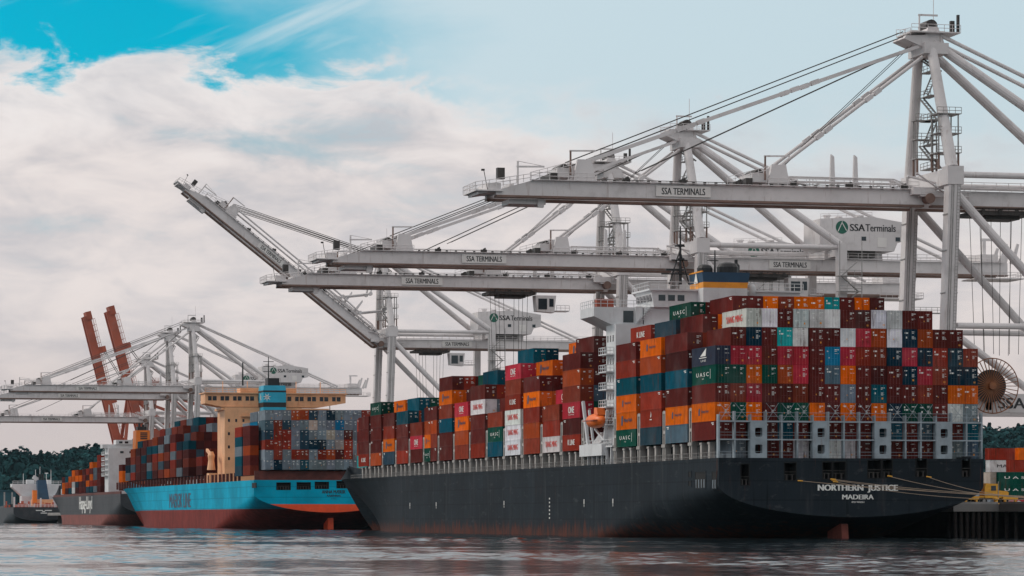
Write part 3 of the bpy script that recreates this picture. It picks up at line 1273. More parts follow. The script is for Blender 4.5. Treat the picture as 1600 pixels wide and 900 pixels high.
# ------------------------------------------------------------------ ship to shore cranes
def crane(yc, zb, label, boom_up=0.0, detail=2, half=9.6, trolley_x=None, portal_text=False, reel=False, house=True, zdrop=0.0):
    """zb: underside of the boom; x = 0 at the waterside rail, towards land positive"""
    X0 = 200.0
    base = QUAY_Z + 0.16
    root = thing('gantry_crane', (X0, yc, base), label, 'crane', 'white ship to shore cranes')

    def W(x, y, z):
        return (X0 + x, yc + y, z)
    zt = zb + 2.8           # top of the girders
    ZA = zb + 29.4          # apex
    G = 30.0
    seg = 12 if detail > 1 else 8
    # --- legs
    for sy in (-1, 1):
        b = MB()
        b.beam(W(-2.0, sy * (half + 0.2), base + 2.6), W(-0.2, sy * half, zb + 3.2), 2.2, 2.0)
        b.box(X0 - 1.5, X0 + 1.3, yc + sy * half - 1.25, yc + sy * half + 1.25, zb + 3.2, zb + 6.2)
        b.build('waterside_leg', 'crane_paint', root)
        b = MB()
        b.beam(W(G, sy * half, base + 2.6), W(G, sy * half, zb + 5.5), 1.9, 1.9)
        b.build('landside_leg', 'crane_paint', root)
        # ladder, cable pipes and stiffener bands on the waterside leg
        b = MB()
        p0, p1 = Vector(W(-2.0, sy * (half + 0.2), base + 2.6)), Vector(W(-0.2, sy * half, zb + 3.2))
        for f in (0.22, 0.36, 0.5, 0.64, 0.78, 0.9):
            c = p0.lerp(p1, f)
            b.box(c.x - 1.13, c.x + 1.13, c.y - 1.04, c.y + 1.04, c.z, c.z + 0.18)
        for o_ in (-0.5, -0.15):
            b.tube(p0 + Vector((o_, -1.16, 0)), p1 + Vector((o_, -1.16, 0)), 0.09, n=5)
        for o_ in (0.45, 0.95):
            b.tube(p0 + Vector((o_, -1.2, 0)), p1 + Vector((o_, -1.2, 0)), 0.045, n=4)
        for q in range(90):
            c = p0.lerp(p1, (q + .5) / 90)
            b.box(c.x + 0.45, c.x + 0.95, c.y - 1.22, c.y - 1.17, c.z, c.z + 0.05)
        b.build('leg_ladder', 'galvanised', root)
        # upper mast leaning to the apex
        b = MB()
        b.tube(W(-0.3, sy * half, zb + 6.1), W(-1.3, sy * 3.0, ZA - 3.0), 1.0, 0.85, n=seg + 4)
        b.build('mast_leg', 'crane_paint', root, smooth=False)
        smooth_flat(root.children[-1])
        # bogies
        for lx in (-2.0, G):
            b = MB()
            b.box(X0 + lx - 0.7, X0 + lx + 0.7, yc + sy * half - 4.2, yc + sy * half + 4.2, base + 1.2, base + 2.6)
            for k in range(4):
                b.tube((X0 + lx - 0.35, yc + sy * half - 3.3 + k * 2.2, base + 0.5), (X0 + lx + 0.35, yc + sy * half - 3.3 + k * 2.2, base + 0.5), 0.5, n=10)
                b.box(X0 + lx - 0.5, X0 + lx + 0.5, yc + sy * half - 4.0 + k * 2.2, yc + sy * half - 2.6 + k * 2.2, base + 0.55, base + 1.2)
            b.build('bogie', 'dark_gear', root)
        # portal beam
        b = MB()
        zp = 20.4
        b.box(X0 - 1.2 + 1.4, X0 + G - 1.0, yc + sy * half - 1.0, yc + sy * half + 1.0, zp, zp + 3.1)
        pb = b.build('portal_beam', 'crane_paint', root)
        if portal_text and sy < 0:
            lettering('SSA TERMINALS', 21.0, 1.75, 'lettering_black', pb, W(17.9, -half - 1.03, zp + 1.55), bold=0.02)
        # ties and braces
        b = MB()
        b.tube(W(1.0, sy * half, zb + 4.9), W(G - 0.9, sy * half, zb + 4.9), 0.52, n=seg)
        b.build('tie_tube', 'crane_paint', root)
        smooth_flat(root.children[-1])
        b = MB()
        b.tube(W(0.6, sy * half, 34.6), W(G - 0.9, sy * half, 34.6), 0.5, n=seg)
        b.build('tie_tube', 'crane_paint', root)
        smooth_flat(root.children[-1])
        b = MB()
        b.tube(W(0.6, sy * half, zb + 1.6), W(G - 0.5, sy * half, 26.0), 0.72, n=seg)
        b.build('diagonal_brace', 'crane_paint', root)
        smooth_flat(root.children[-1])
        b = MB()
        b.tube(W(0.2, sy * half, 33.2), W(14.5, sy * half, 23.2), 0.62, n=seg)
        b.build('diagonal_brace', 'crane_paint', root)
        smooth_flat(root.children[-1])
        # back stays of the mast
        b = MB()
        b.tube(W(-0.6, sy * 2.0, ZA - 2.0), W(G - 0.3, sy * half, zb + 5.5), 0.78, n=seg)
        b.build('mast_backstay', 'crane_paint', root)
        smooth_flat(root.children[-1])
        b = MB()
        b.tube(W(0.2, sy * 2.3, ZA - 0.6), W(59, sy * 3.4, zt + 0.5), 0.34, n=8)
        b.build('girder_backstay', 'crane_paint', root)
    # cross beams between the legs of a side
    for bx in ((-1.1, 1.0, 1.26, zb + 3.3, zb + 5.9), (G - 0.8, G + 0.8, 0.96, zb + 3.2, zb + 5.2), (-0.8, 0.19, 1.05, 20.6, 23.0), (G - 0.8, G + 0.8, 0.96, 20.6, 23.0)):
        b = MB()
        b.box(X0 + bx[0], X0 + bx[1], yc - half + bx[2], yc + half - bx[2], bx[3], bx[4])
        b.build('cross_beam', 'crane_paint', root)

    # --- girder over the quay
    b = MB()
    for sy in (-1, 1):
        b.box(X0 - 1.6, X0 + 69, yc + sy * 3.3 - 0.62, yc + sy * 3.3 + 0.62, zb + 0.35, zt)
        b.mi = 1
        b.box(X0 - 1.6, X0 + 69, yc + sy * 3.3 - 0.85, yc + sy * 3.3 + 0.85, zb, zb + 0.35)
        b.mi = 0
    for xx in (-1.0, 12, 36, 52, 68):
        b.box(X0 + xx, X0 + xx + 0.8, yc - 2.68, yc + 2.68, zb + 1.2, zt - 0.3)
    gd = b.build('girder', ['crane_paint', 'crane_rail'], root)
    b = MB()
    for sy in (-1, 1):
        b.rail(W(3, sy * 4.6, zt + 0.25), W(68, sy * 4.6, zt + 0.25), 1.15, 2.2, 0.05)
        b.box(X0 + 3, X0 + 68, yc + sy * 4.3 - 0.4, yc + sy * 4.3 + 0.4, zt + 0.15, zt + 0.25)
    b.build('walkway', 'crane_paint', gd)
    b = MB()
    b.box(X0 + 16.2, X0 + 25.2, yc - 4.12, yc - 3.93, zb + 0.72, zt - 0.35)
    sg = b.build('sign_plate', 'sign_white', root)
    lettering('SSA TERMINALS', 7.2, 1.08, 'lettering_black', sg, W(20.75, -4.14, (zb + zt) / 2 + 0.18), bold=0.012)
    # rear platform with sheaves
    b = MB()
    b.box(X0 + 62, X0 + 72.5, yc - 4.6, yc + 4.6, zb - 0.6, zb - 0.35)
    b.box(X0 + 63, X0 + 67, yc - 3.6, yc + 3.6, zt, zt + 1.8)
    b.box(X0 + 64.2, X0 + 64.9, yc - 2, yc - 1.2, zt + 1.8, zt + 4.8)
    b.box(X0 + 64.0, X0 + 67.5, yc - 2, yc - 1.3, zt + 4.8, zt + 5.3)
    for xx in (68.0, 70.6):
        b.beam(W(xx, -2.4, zt), W(xx + 1.3, -2.4, zt + 4.2), 0.8, 1.0, 0.5, 0.6)
        b.beam(W(xx, 2.4, zt), W(xx + 1.3, 2.4, zt + 3.6), 0.8, 1.0, 0.5, 0.6)
    b.rail(W(62, -4.6, zb - 0.35), W(72.5, -4.6, zb - 0.35), 1.2, 1.6, 0.05)
    b.rail(W(72.5, -4.6, zb - 0.35), W(72.5, 4.6, zb - 0.35), 1.2, 1.6, 0.05)
    b.build('rear_platform', 'crane_paint', root)
    # hanging stairs cage under the rear
    b = MB()
    for xx in (48, 55.5):
        for yy in (-4.4, -3.2):
            b.tube(W(xx, yy, zb), W(xx, yy, zb - 8), 0.09, n=4)
        for k in range(4):
            b.tube(W(xx, -4.4, zb - 8 + k * 2), W(xx, -3.2, zb - 6 + k * 2), 0.06, n=4)
    b.box(X0 + 48, X0 + 55.6, yc - 4.5, yc - 3.1, zb - 8.1, zb - 7.9)
    b.rail(W(48, -4.5, zb - 7.9), W(55.6, -4.5, zb - 7.9), 1.1, 1.2, 0.05)
    b.build('hanging_platform', 'galvanised', root)

    # --- machinery house
    if house:
        b = MB()
        hx0, hx1 = X0 + 26.5, X0 + 46.2
        z0, z1 = zt + 1.9, zt + 9.0
        b.prism([(hx0 + 2.2, z0), (hx1 - 3.0, z0 - 0.0), (hx1 - 2.2, z0 + 1.9), (hx1, z0 + 2.3), (hx1, z1 - 1.2), (hx0 + 12, z1), (hx0 + 0.4, z1 - 0.6), (hx0 + 0.4, z0 + 1.2)], 1, yc - 5.2, yc + 5.2)
        hs = b.build('machinery_house', 'crane_paint', root)
        b = MB()
        for px, pw in ((9.5, 1.0), (17.0, 1.0)):
            b.box(hx0 + px, hx0 + px + pw, yc - 5.26, yc - 5.18, z0 + 2.1, z0 + 2.95)
        b.build('window', 'glass_dark', hs)
        b = MB()
        b.box(hx0 + 13.0, hx0 + 15.0, yc - 5.28, yc - 5.18, z0 + 0.8, z0 + 2.8)
        b.build('door', 'sign_white', hs)
        b = MB()
        b.lathe((hx0 + 5.2, yc - 5.2, z1 - 2.3), [(1.35, -0.06), (1.35, 0.03)], axis=1, n=24)
        em = b.build('emblem', 'lettering_green', hs)
        b = MB()
        b.beam((hx0 + 4.3, yc - 5.28, z1 - 3.2), (hx0 + 5.3, yc - 5.28, z1 - 1.1), 0.05, 0.16)
        b.beam((hx0 + 5.2, yc - 5.28, z1 - 1.3), (hx0 + 6.2, yc - 5.28, z1 - 3.0), 0.05, 0.16)
        b.build('emblem', 'sign_white', hs)
        lettering('SSA', 3.2, 1.45, 'lettering_black', hs, (hx0 + 8.6, yc - 5.23, z1 - 2.3), bold=0.02)
        lettering('Terminals', 6.6, 1.5, 'lettering_black', hs, (hx0 + 13.7, yc - 5.23, z1 - 2.3), bold=0.012)
        b = MB()
        b.box(hx0 + 2, hx1 - 5, yc - 3.4, yc + 3.4, zt, zt + 1.9)
        b.mi = 1
        b.box(hx0 + 5, hx1 - 7, yc - 4.6, yc - 3.6, zt + 0.6, zt + 1.85)
        b.mi = 0
        b.build('house_frame', ['crane_paint', 'dark_gear'], root)
        b = MB()
        for i in range(4):
            b.lathe((hx0 + 3 + i * 3.6, yc - 2 + (i % 2) * 3, z1 - 0.7), [(0.7, 0), (0.7, 0.9), (0.9, 0.9), (0.9, 1.15)], n=10)
        b.rail((hx0 + 0.6, yc - 5.0, z1 - 0.6), (hx0 + 11.9, yc - 5.0, z1 - 0.05), 1.0, 1.8, 0.045)
        b.build('roof_vent', 'crane_paint', hs)
    # lift tower and stairs at the landside leg
    b = MB()
    for k in range(int((zb - 20) / 3.2)):
        z = 24 + k * 3.2
        if z > zb + 3:
            break
        b.box(X0 + G - 1.6, X0 + G + 3.2, yc - half - 3.6, yc - half - 1.2, z, z + 0.12)
        b.rail((X0 + G - 1.6, yc - half - 3.6, z + 0.1), (X0 + G + 3.2, yc - half - 3.6, z + 0.1), 1.1, 1.6, 0.05)
        s = 1 if k % 2 else -1
        b.beam((X0 + G + 0.8 - s * 1.8, yc - half - 3.0, z + 0.1), (X0 + G + 0.8 + s * 1.8, yc - half - 3.0, z + 3.2), 0.8, 0.12)
    for xx in (-1.6, 3.2):
        b.tube((X0 + G + xx, yc - half - 3.6, 6), (X0 + G + xx, yc - half - 3.6, zb + 6), 0.1, n=5)
    b.box(X0 + G + 0.0, X0 + G + 1.8, yc - half - 2.4, yc - half - 1.1, zb - 9, zb - 5.8)
    b.build('stair_tower', 'galvanised', root)

    # --- boom (may be raised about its hinge)
    hinge = Vector(W(-2.6, 0, zb + 1.2))
    M = Matrix.Translation(hinge) @ Matrix.Rotation(R(boom_up), 4, 'Y') @ Matrix.Translation(-hinge)
    tip = -79.0
    b = MB()
    for sy in (-1, 1):
        ya, yb_ = yc + sy * 3.3 - 0.6, yc + sy * 3.3 + 0.6
        b.prism([(X0 + tip + 3.5, zb + 0.35), (X0 - 3.0, zb + 0.35), (X0 - 3.0, zt), (X0 + tip + 9.5, zt), (X0 + tip + 3.5, zt - 1.7)], 1, ya, yb_)
        b.mi = 1
        b.box(X0 + tip + 3.5, X0 - 3.0, ya - 0.22, yb_ + 0.22, zb, zb + 0.35)
        b.mi = 0
    for xx in (tip + 6, tip + 18, -48, -36, -24, -12, -4):
        b.box(X0 + xx, X0 + xx + 0.7, yc - 2.7, yc + 2.7, zb + 1.3, zt - 0.5)
    b.xf(M)
    bm_ = b.build('boom', ['crane_paint', 'crane_rail'], root)
    b = MB()
    b.rail(W(tip + 9, -4.4, zt + 0.12), W(tip + 20, -4.4, zt + 0.12), 1.15, 1.6, 0.05)
    b.rail(W(-30, -4.4, zt + 0.12), W(-4, -4.4, zt + 0.12), 1.15, 1.6, 0.05)
    b.rail(W(tip + 20, 4.4, zt + 0.12), W(-4, 4.4, zt + 0.12), 1.15, 2.4, 0.05)
    b.box(X0 + tip + 9, X0 - 4, yc - 4.6, yc - 3.91, zt + 0.02, zt + 0.12)
    b.xf(M)
    b.build('walkway', 'crane_paint', bm_)
    # cable carriers / rope supports along the top
    b = MB()
    k = 0
    xx = tip + 21
    while xx < -5:
        b.box(X0 + xx, X0 + xx + 0.35, yc - 4.2, yc - 3.6, zt, zt + 0.4)
        if k % 5 == 2:
            b.box(X0 + xx - 0.3, X0 + xx + 0.9, yc - 4.0, yc - 3.4, zt + 0.1, zt + 0.7)
            b.tube(W(xx + 0.2, -3.7, zt + 0.7), W(xx + 0.7, -3.7, zt + 0.95), 0.18, n=6)
        xx += 1.9
        k += 1
    b.tube(W(tip + 20, -4.0, zt + 0.4), W(-4, -4.0, zt + 0.4), 0.06, n=5)
    b.xf(M)
    b.build('rope_support', 'dark_gear' if detail > 1 else 'crane_paint', bm_)
    b = MB()
    b.box(X0 - 49.0, X0 - 39.8, yc - 4.15, yc - 3.93, zb + 0.72, zt - 0.35)
    b.xf(M)
    sp_ = b.build('sign_plate', 'sign_white', bm_)
    t = link('lettering', text_mesh('SSA TERMINALS', 7.3, 1.08, 'lettering_black', bold=0.012), sp_)
    mm = M @ Matrix.Translation(W(-44.4, -4.17, (zb + zt) / 2 + 0.18))
    t.location = mm.translation - wloc(sp_)
    t.rotation_euler = (0, R(boom_up), 0)
    # nose platform
    b = MB()
    b.box(X0 + tip, X0 + tip + 4.5, yc - 4.4, yc + 4.4, zt - 1.9, zt - 1.7)
    b.beam(W(tip + 0.6, 0, zt - 2.1), W(tip + 4.2, 0, zb + 1.3), 7.0, 0.5)
    b.box(X0 + tip + 2.2, X0 + tip + 4.4, yc - 3.4, yc + 3.4, zt - 1.7, zt - 0.5)
    b.box(X0 + tip + 6.0, X0 + tip + 12, yc - 2.6, yc + 2.6, zb - 0.9, zb - 0.1)
    b.box(X0 + tip + 10.6, X0 + tip + 11.6, yc - 3.0, yc - 2.2, zb - 1.4, zb - 0.1)
    b.mi = 1
    b.box(X0 + tip + 3.7, X0 + tip + 4.9, yc - 4.0, yc - 2.9, zt + 0.1, zt + 1.9)
    b.tube(W(tip + 2.0, -4.2, zt - 1.7), W(tip + 1.4, -4.2, zt + 1.4), 0.06, n=5)
    b.box(X0 + tip + 1.0, X0 + tip + 1.5, yc - 4.4, yc - 4.0, zt + 1.3, zt + 1.6)
    b.mi = 0
    b.rail(W(tip, -4.4, zt - 1.7), W(tip + 9, -4.4, zt - 0.2), 1.2, 1.1, 0.05)
    b.rail(W(tip, -4.4, zt - 1.7), W(tip, 4.4, zt - 1.7), 1.2, 1.1, 0.05)
    b.rail(W(tip, 4.4, zt - 1.7), W(tip + 9, 4.4, zt - 0.2), 1.2, 1.1, 0.05)
    b.tube(W(tip + 7.2, -3.3, zt - 0.6), W(tip + 7.2, -3.3, zt + 3.1), 0.18, n=6)
    b.beam(W(tip + 7.0, -3.3, zt + 2.2), W(tip + 11.6, -3.3, zt + 2.3), 0.2, 0.28)
    b.tube(W(tip + 7.2, -3.3, zt + 3.1), W(tip + 11.4, -3.3, zt + 2.4), 0.05, n=4)
    b.xf(M)
    b.build('boom_nose', ['crane_paint', 'dark_gear'], bm_)
    # pipe trestle on the inner part of the boom
    b = MB()
    for yy in (-3.2, -1.6):
        b.tube(W(-26, yy, zt + 1.0), W(-7, yy, zt + 1.0), 0.13, n=6)
        b.tube(W(-26, yy, zt + 1.75), W(-8, yy, zt + 1.75), 0.11, n=6)
        b.tube(W(-8, yy, zt + 1.75), W(-4.4, yy, zt + 0.3), 0.12, n=6)
        for q in range(6):
            b.tube(W(-25.5 + q * 3.5, yy, zt), W(-25.5 + q * 3.5, yy, zt + 1.75), 0.08, n=5)
            b.tube(W(-25.5 + q * 3.5, yy, zt), W(-23.9 + q * 3.5, yy, zt + 1.0), 0.06, n=4)
    b.xf(M)
    b.build('pipe_trestle', 'crane_paint', bm_)
    # stay anchors on the boom
    anchors = []
    for ax in (-60.8, -28.0):
        b = MB()
        for sy in (-1, 1):
            b.prism([(X0 + ax - 1.9, zt), (X0 + ax + 1.9, zt), (X0 + ax + 1.2, zt + 3.6), (X0 + ax - 1.2, zt + 3.6)], 1, yc + sy * 3.3 - 0.4, yc + sy * 3.3 + 0.4)
        b.box(X0 + ax - 4.5, X0 + ax - 1.9, yc - 3.4, yc + 3.4, zt + 0.7, zt + 2.2)
        b.mi = 1
        b.tube(W(ax - 3.2, -3.0, zt + 2.2), W(ax - 3.2, 3.0, zt + 2.2), 0.7, n=8)
        b.box(X0 + ax - 5.6, X0 + ax - 4.5, yc - 3.6, yc + 3.6, zt + 0.2, zt + 1.3)
        b.mi = 2
        b.tube(W(ax - 2.4, -3.8, zt + 1), W(ax - 2.4, -3.8, zt + 4.9), 0.17, n=5)
        b.mi = 0
        b.beam(W(ax - 2.6, -3.8, zt + 4.9), W(ax + 1.8, -3.8, zt + 5.0), 0.2, 0.26)
        b.rail(W(ax - 9.0, -4.3, zt + 0.2), W(ax - 2.4, -4.3, zt + 2.0), 1.1, 1.3, 0.05)
        b.xf(M)
        b.build('stay_anchor', ['crane_paint', 'dark_gear', 'crane_rail'], bm_)
        anchors.append(ax)
    # folding latch posts
    for ax in (-18.6, -14.6):
        b = MB()
        b.prism([(X0 + ax - 0.35, zt), (X0 + ax + 0.55, zt), (X0 + ax + 0.35, zt + 5.2), (X0 + ax - 0.15, zt + 5.6)], 1, yc - 3.0, yc - 2.4)
        b.xf(M)
        b.build('latch_post', 'crane_paint', bm_)
    # hinge machinery on the near and far side
    for sy in (-1, 1):
        b = MB()
        b.box(X0 - 5.5, X0 - 1.7, yc + sy * 4.9 - 0.7, yc + sy * 4.9 + 0.7, zb + 1.9, zt + 0.3)
        b.box(X0 - 4.2, X0 + 4.5, yc + sy * 5.0 - 0.6, yc + sy * 5.0 + 0.6, zb + 1.6, zb + 1.8)
        b.rail(W(-4.2, sy * 5.6, zb + 1.8), W(4.5, sy * 5.6, zb + 1.8), 1.1, 1.0, 0.05)
        b.mi = 1
        b.tube(W(-2.6, sy * 4.1, zb + 1.3), W(-2.6, sy * 5.9, zb + 1.3), 0.85, n=14)
        b.mi = 0
        b.beam(W(-5, sy * 5.8, zt + 2.6), W(0.5, sy * 5.8, zb + 1.8), 0.6, 0.12)
        b.tube(W(-6, sy * 4.3, zt + 2.2), W(-1.2, sy * 4.3, zt + 1.2), 0.2, n=6)
        b.build('boom_hinge', ['crane_paint', 'crane_rail'], root)

    # --- apex head
    XH = X0 + 2.2

    def WH(x, y, z):
        return (XH + x, yc + y, z)
    b = MB()
    b.box(XH - 5.0, XH - 0.8, yc - 3.9, yc + 3.9, ZA - 4.0, ZA - 2.2)
    b.prism([(XH - 5.0, ZA - 2.2), (XH - 1.0, ZA - 2.2), (XH - 2.2, ZA + 0.6), (XH - 3.8, ZA + 0.6)], 1, yc - 2.6, yc + 2.6)
    b.prism([(XH - 8.2, ZA - 1.5), (XH - 4.0, ZA - 3.2), (XH - 4.0, ZA - 0.8), (XH - 7.8, ZA - 1.0)], 1, yc - 2.8, yc + 2.8)
    b.box(XH - 7.2, XH + 1.4, yc - 3.6, yc + 3.6, ZA - 0.5, ZA - 0.3)
    b.mi = 1
    b.tube(WH(-3.0, -1.8, ZA + 0.9), WH(-3.0, 1.8, ZA + 0.9), 1.05, n=12)
    b.box(XH - 0.2, XH + 0.5, yc - 3.2, yc - 2.6, ZA - 0.3, ZA + 1.6)
    b.box(XH + 0.9, XH + 1.3, yc - 3.4, yc - 2.9, ZA - 0.3, ZA + 2.6)
    b.mi = 0
    b.tube(WH(-5.4, -2.4, ZA - 0.3), WH(-5.4, -2.4, ZA + 2.5), 0.16, n=5)
    b.beam(WH(-5.6, -2.4, ZA + 2.5), WH(-2.2, -2.4, ZA + 2.5), 0.22, 0.3)
    b.tube(WH(-2, 0, ZA), WH(-2, 0, ZA + 6.5), 0.06, n=4)
    b.rail(WH(-7.2, -3.6, ZA - 0.3), WH(1.4, -3.6, ZA - 0.3), 1.15, 1.4, 0.05)
    b.rail(WH(-7.2, 3.6, ZA - 0.3), WH(1.4, 3.6, ZA - 0.3), 1.15, 1.4, 0.05)
    b.rail(WH(-9.0, -3.0, ZA - 1.4), WH(-7.2, -3.0, ZA - 0.9), 1.15, 1.2, 0.05)
    b.build('mast_head', ['crane_paint', 'dark_gear'], root)
    # stairs up the mast
    b = MB()
    zz = zb + 7.0
    k = 0
    while zz < ZA - 5:
        f = (zz - zb - 6) / (ZA - zb - 9)
        yy = lerp(3.4, 1.6, f)
        xx = lerp(0.9, 0.2, f)
        s = 1 if k % 2 else -1
        b.box(X0 + xx - 0.8, X0 + xx + 0.8, yc + yy - 2.4, yc + yy + 2.4, zz, zz + 0.12)
        b.rail((X0 + xx - 0.8, yc + yy - 2.4, zz), (X0 + xx - 0.8, yc + yy + 2.4, zz), 1.1, 1.6, 0.05)
        z2 = min(zz + 4.0, ZA - 4)
        for o2 in (-0.38, 0.38):
            b.beam((X0 + xx + o2 - 1.2 * s, yc + yy - 1.2, zz + 0.1), (X0 + xx + o2 + 1.2 * s, yc + yy + 1.0, z2), 0.08, 0.3)
        for q in range(9):
            g = (q + .5) / 9
            b.box(X0 + xx - 1.2 * s + 2.4 * s * g - 0.4, X0 + xx - 1.2 * s + 2.4 * s * g + 0.4, yc + yy - 1.2 + 2.2 * g - 0.15, yc + yy - 1.2 + 2.2 * g + 0.15,
                  zz + 0.1 + (z2 - zz) * g, zz + 0.16 + (z2 - zz) * g)
        zz += 4.0
        k += 1
    b.build('stairway', 'galvanised', root)
    for yy, d0, d1 in ((-half + 3.6, 2.0, 2.0), (half - 6.5, 1.1, 0.9)):
        b = MB()
        for xx in (-1.8, 1.6):
            for sg in (-1, 1):
                b.tube(W(xx, yy + sg * d0 * 0.8, zb + 5.9), W(xx, yy + sg * d0 * 0.8, zb + 15), 0.13, n=5)
        for z in (zb + 8.6, zb + 11.8, zb + 15.0):
            b.box(X0 - 2.2, X0 + 2.0, yc + yy - d0, yc + yy + d0, z, z + 0.12)
            b.rail(W(-2.2, yy - d0, z), W(2.0, yy - d0, z), 1.1, 1.1, 0.05)
        b.mi = 1
        for xx in (-1.8, 1.6):
            for sg in (-1, 1):
                b.tube(W(xx, yy + sg * d0 * 0.8, zb + 5.9), W(xx, yy + sg * d0 * 0.8, zb + 8.6), 0.2, n=6)
        b.build('mast_platform', ['galvanised', 'crane_rail'], root)

    # --- forestays
    head = [Vector(W(-3.0, sy * 2.4, ZA - 2.6)) for sy in (-1, 1)]
    if boom_up == 0:
        for ax in anchors:
            for i, sy in enumerate((-1, 1)):
                b = MB()
                p = Vector(W(ax, sy * 3.3, zt + 3.2))
                q = head[i] if ax < -40 else Vector(W(-2.6, sy * 2.4, ZA - 4.4))
                b.beam(p, q, 0.42, 0.55) if ax < -40 else b.tube(p, q, 0.3, n=8)
                for t in (0.28, 0.34, 0.62, 0.68):
                    c = p.lerp(q, t)
                    dv = (q - p).normalized()
                    b.beam(c - dv * 0.7, c + dv * 0.7, 0.75, 0.8)
                b.build('forestay', 'crane_paint', root)
        b = MB()
        for sy in (-1, 1):
            for dz in (0.0, 0.9):
                b.tube(W(anchors[0] - 2, sy * 1.2, zt + 2.6 + dz), W(-5.6, sy * 1.2, ZA - 1.0 + dz * 0.9), 0.085, n=4)
            b.tube(W(anchors[0] + 10, sy * 1.8, zt + 2.2), W(-5.0, sy * 1.8, ZA - 3.0), 0.07, n=4)
            b.tube(W(anchors[1] + 1, sy * 1.0, zt + 3.0), W(-3.8, sy * 1.0, ZA - 2.2), 0.06, n=4)
        b.build('hoist_rope', 'dark_gear', root)
    else:
        a0 = M @ Vector(W(anchors[0], 0, zt + 2.8))
        a1 = M @ Vector(W(anchors[1], 0, zt + 2.8))
        b = MB()
        for sy in (-1, 1):
            for dz in (0, 0.9, 1.8):
                b.tube(a0 + Vector((0, sy * 1.4, dz * 0.8)), W(-5.8, sy * 1.4, ZA - 1.2 + dz * 0.6), 0.09, n=4)
        b.build('hoist_rope', 'dark_gear', root)
        for ax, d0 in ((anchors[0], 0), (anchors[1], 1)):
            for i, sy in enumerate((-1, 1)):
                b = MB()
                dx = 0 if d0 == 0 else 0
                # folded link stay: lies along the boom and then rises to the head
                p = M @ Vector(W(ax, sy * 3.3, zt + 3.0))
                e = M @ Vector(W(-20 + d0 * 7, sy * 3.3, zt + 2.6 - d0 * 0.5))
                k2 = M @ Vector(W(-14 + d0 * 6.0, sy * 3.2, zt + 8.5 - d0 * 1.5))
                q = head[i] + Vector((d0 * 1.2, 0, -d0 * 1.6))
                b.tube(p, e, 0.26, n=7)
                b.tube(e, k2, 0.28, n=7)
                b.tube(k2, q, 0.28, n=7)
                for c in (e, k2):
                    b.tube(c + Vector((0, -0.5, 0)), c + Vector((0, 0.5, 0)), 0.6, n=8)
                b.build('forestay', 'crane_paint', root)
    # --- trolley with cab
    if trolley_x is not None:
        tx = trolley_x
        b = MB()
        b.box(X0 + tx - 6, X0 + tx + 4.5, yc - 3.9, yc + 3.9, zb - 1.0, zb - 0.35)
        b.box(X0 + tx - 3.5, X0 + tx + 2.5, yc - 2.5, yc + 2.5, zb - 1.6, zb - 1.0)
        for xx in (-4.5, -1.5, 1.5, 3.6):
            b.tube(W(tx + xx, -4.0, zb - 0.5), W(tx + xx, -3.2, zb - 0.5), 0.4, n=8)
        b.rail(W(tx - 6, -4.3, zb - 1.0), W(tx + 4.5, -4.3, zb - 1.0), 1.1, 1.2, 0.05)
        tr = b.build('trolley', 'dark_gear', root)
        b = MB()
        cx = X0 + tx + 6.4
        b.prism([(cx - 1.6, zb - 4.6), (cx + 2.4, zb - 4.9), (cx + 2.8, zb - 1.1), (cx - 1.9, zb - 1.1)], 1, yc - 3.6, yc - 0.6)
        b.box(cx + 2.8, cx + 5.8, yc - 3.8, yc - 0.4, zb - 4.6, zb - 4.4)
        b.rail((cx + 2.8, yc - 3.8, zb - 4.4), (cx + 5.8, yc - 3.8, zb - 4.4), 1.1, 1.0, 0.05)
        cb = b.build('operator_cab', 'crane_paint', root)
        b = MB()
        b.box(cx - 1.3, cx + 0.7, yc - 3.68, yc - 3.58, zb - 4.2, zb - 1.8)
        b.box(cx + 1.2, cx + 2.2, yc - 3.68, yc - 3.58, zb - 3.6, zb - 1.8)
        b.build('window', 'glass_dark', cb)
        b = MB()
        for xx in (-4.5, -2.5, 1.0, 3.0):
            for yy in (-2.2, 2.2):
                b.tube(W(tx + xx, yy, zb - 1.0), W(tx + xx * 0.8, yy, zb - 24), 0.05, n=4)
        b.build('hoist_rope', 'dark_gear', tr)
    if reel:
        rx, rz_, ry = X0 + 5.7, 24.7, yc - half - 2.2
        b = MB()
        for k in range(36):
            a = 2 * math.pi * k / 36
            b.beam((rx + 0.5 * math.cos(a), ry, rz_ + 0.5 * math.sin(a)), (rx + 4.5 * math.cos(a), ry - 0.5, rz_ + 4.5 * math.sin(a)), 0.12, 0.12)
        for q in range(36):
            a, a2 = 2 * math.pi * q / 36, 2 * math.pi * (q + 1) / 36
            b.tube((rx + 4.5 * math.cos(a), ry - 0.5, rz_ + 4.5 * math.sin(a)), (rx + 4.5 * math.cos(a2), ry - 0.5, rz_ + 4.5 * math.sin(a2)), 0.09, n=5)
        b.tube((rx, ry - 0.7, rz_), (rx, ry + 1.2, rz_), 0.6, n=12)
        rl = b.build('cable_reel', 'reel_orange', root)
        b = MB()
        b.lathe((rx, ry + 0.3, rz_), [(2.7, 0.0), (2.7, 0.4)], axis=1, n=28)
        b.build('cable_coil', 'black_paint', rl)
        b = MB()
        b.box(rx - 0.5, rx + 0.5, ry + 1.2, yc - half - 1.0, 20.8, rz_ + 0.6)
        b.build('bracket', 'crane_paint', rl)
    return root


def ycrane(u_near, half=9.6):
    return yu(u_near, 200.0) + half


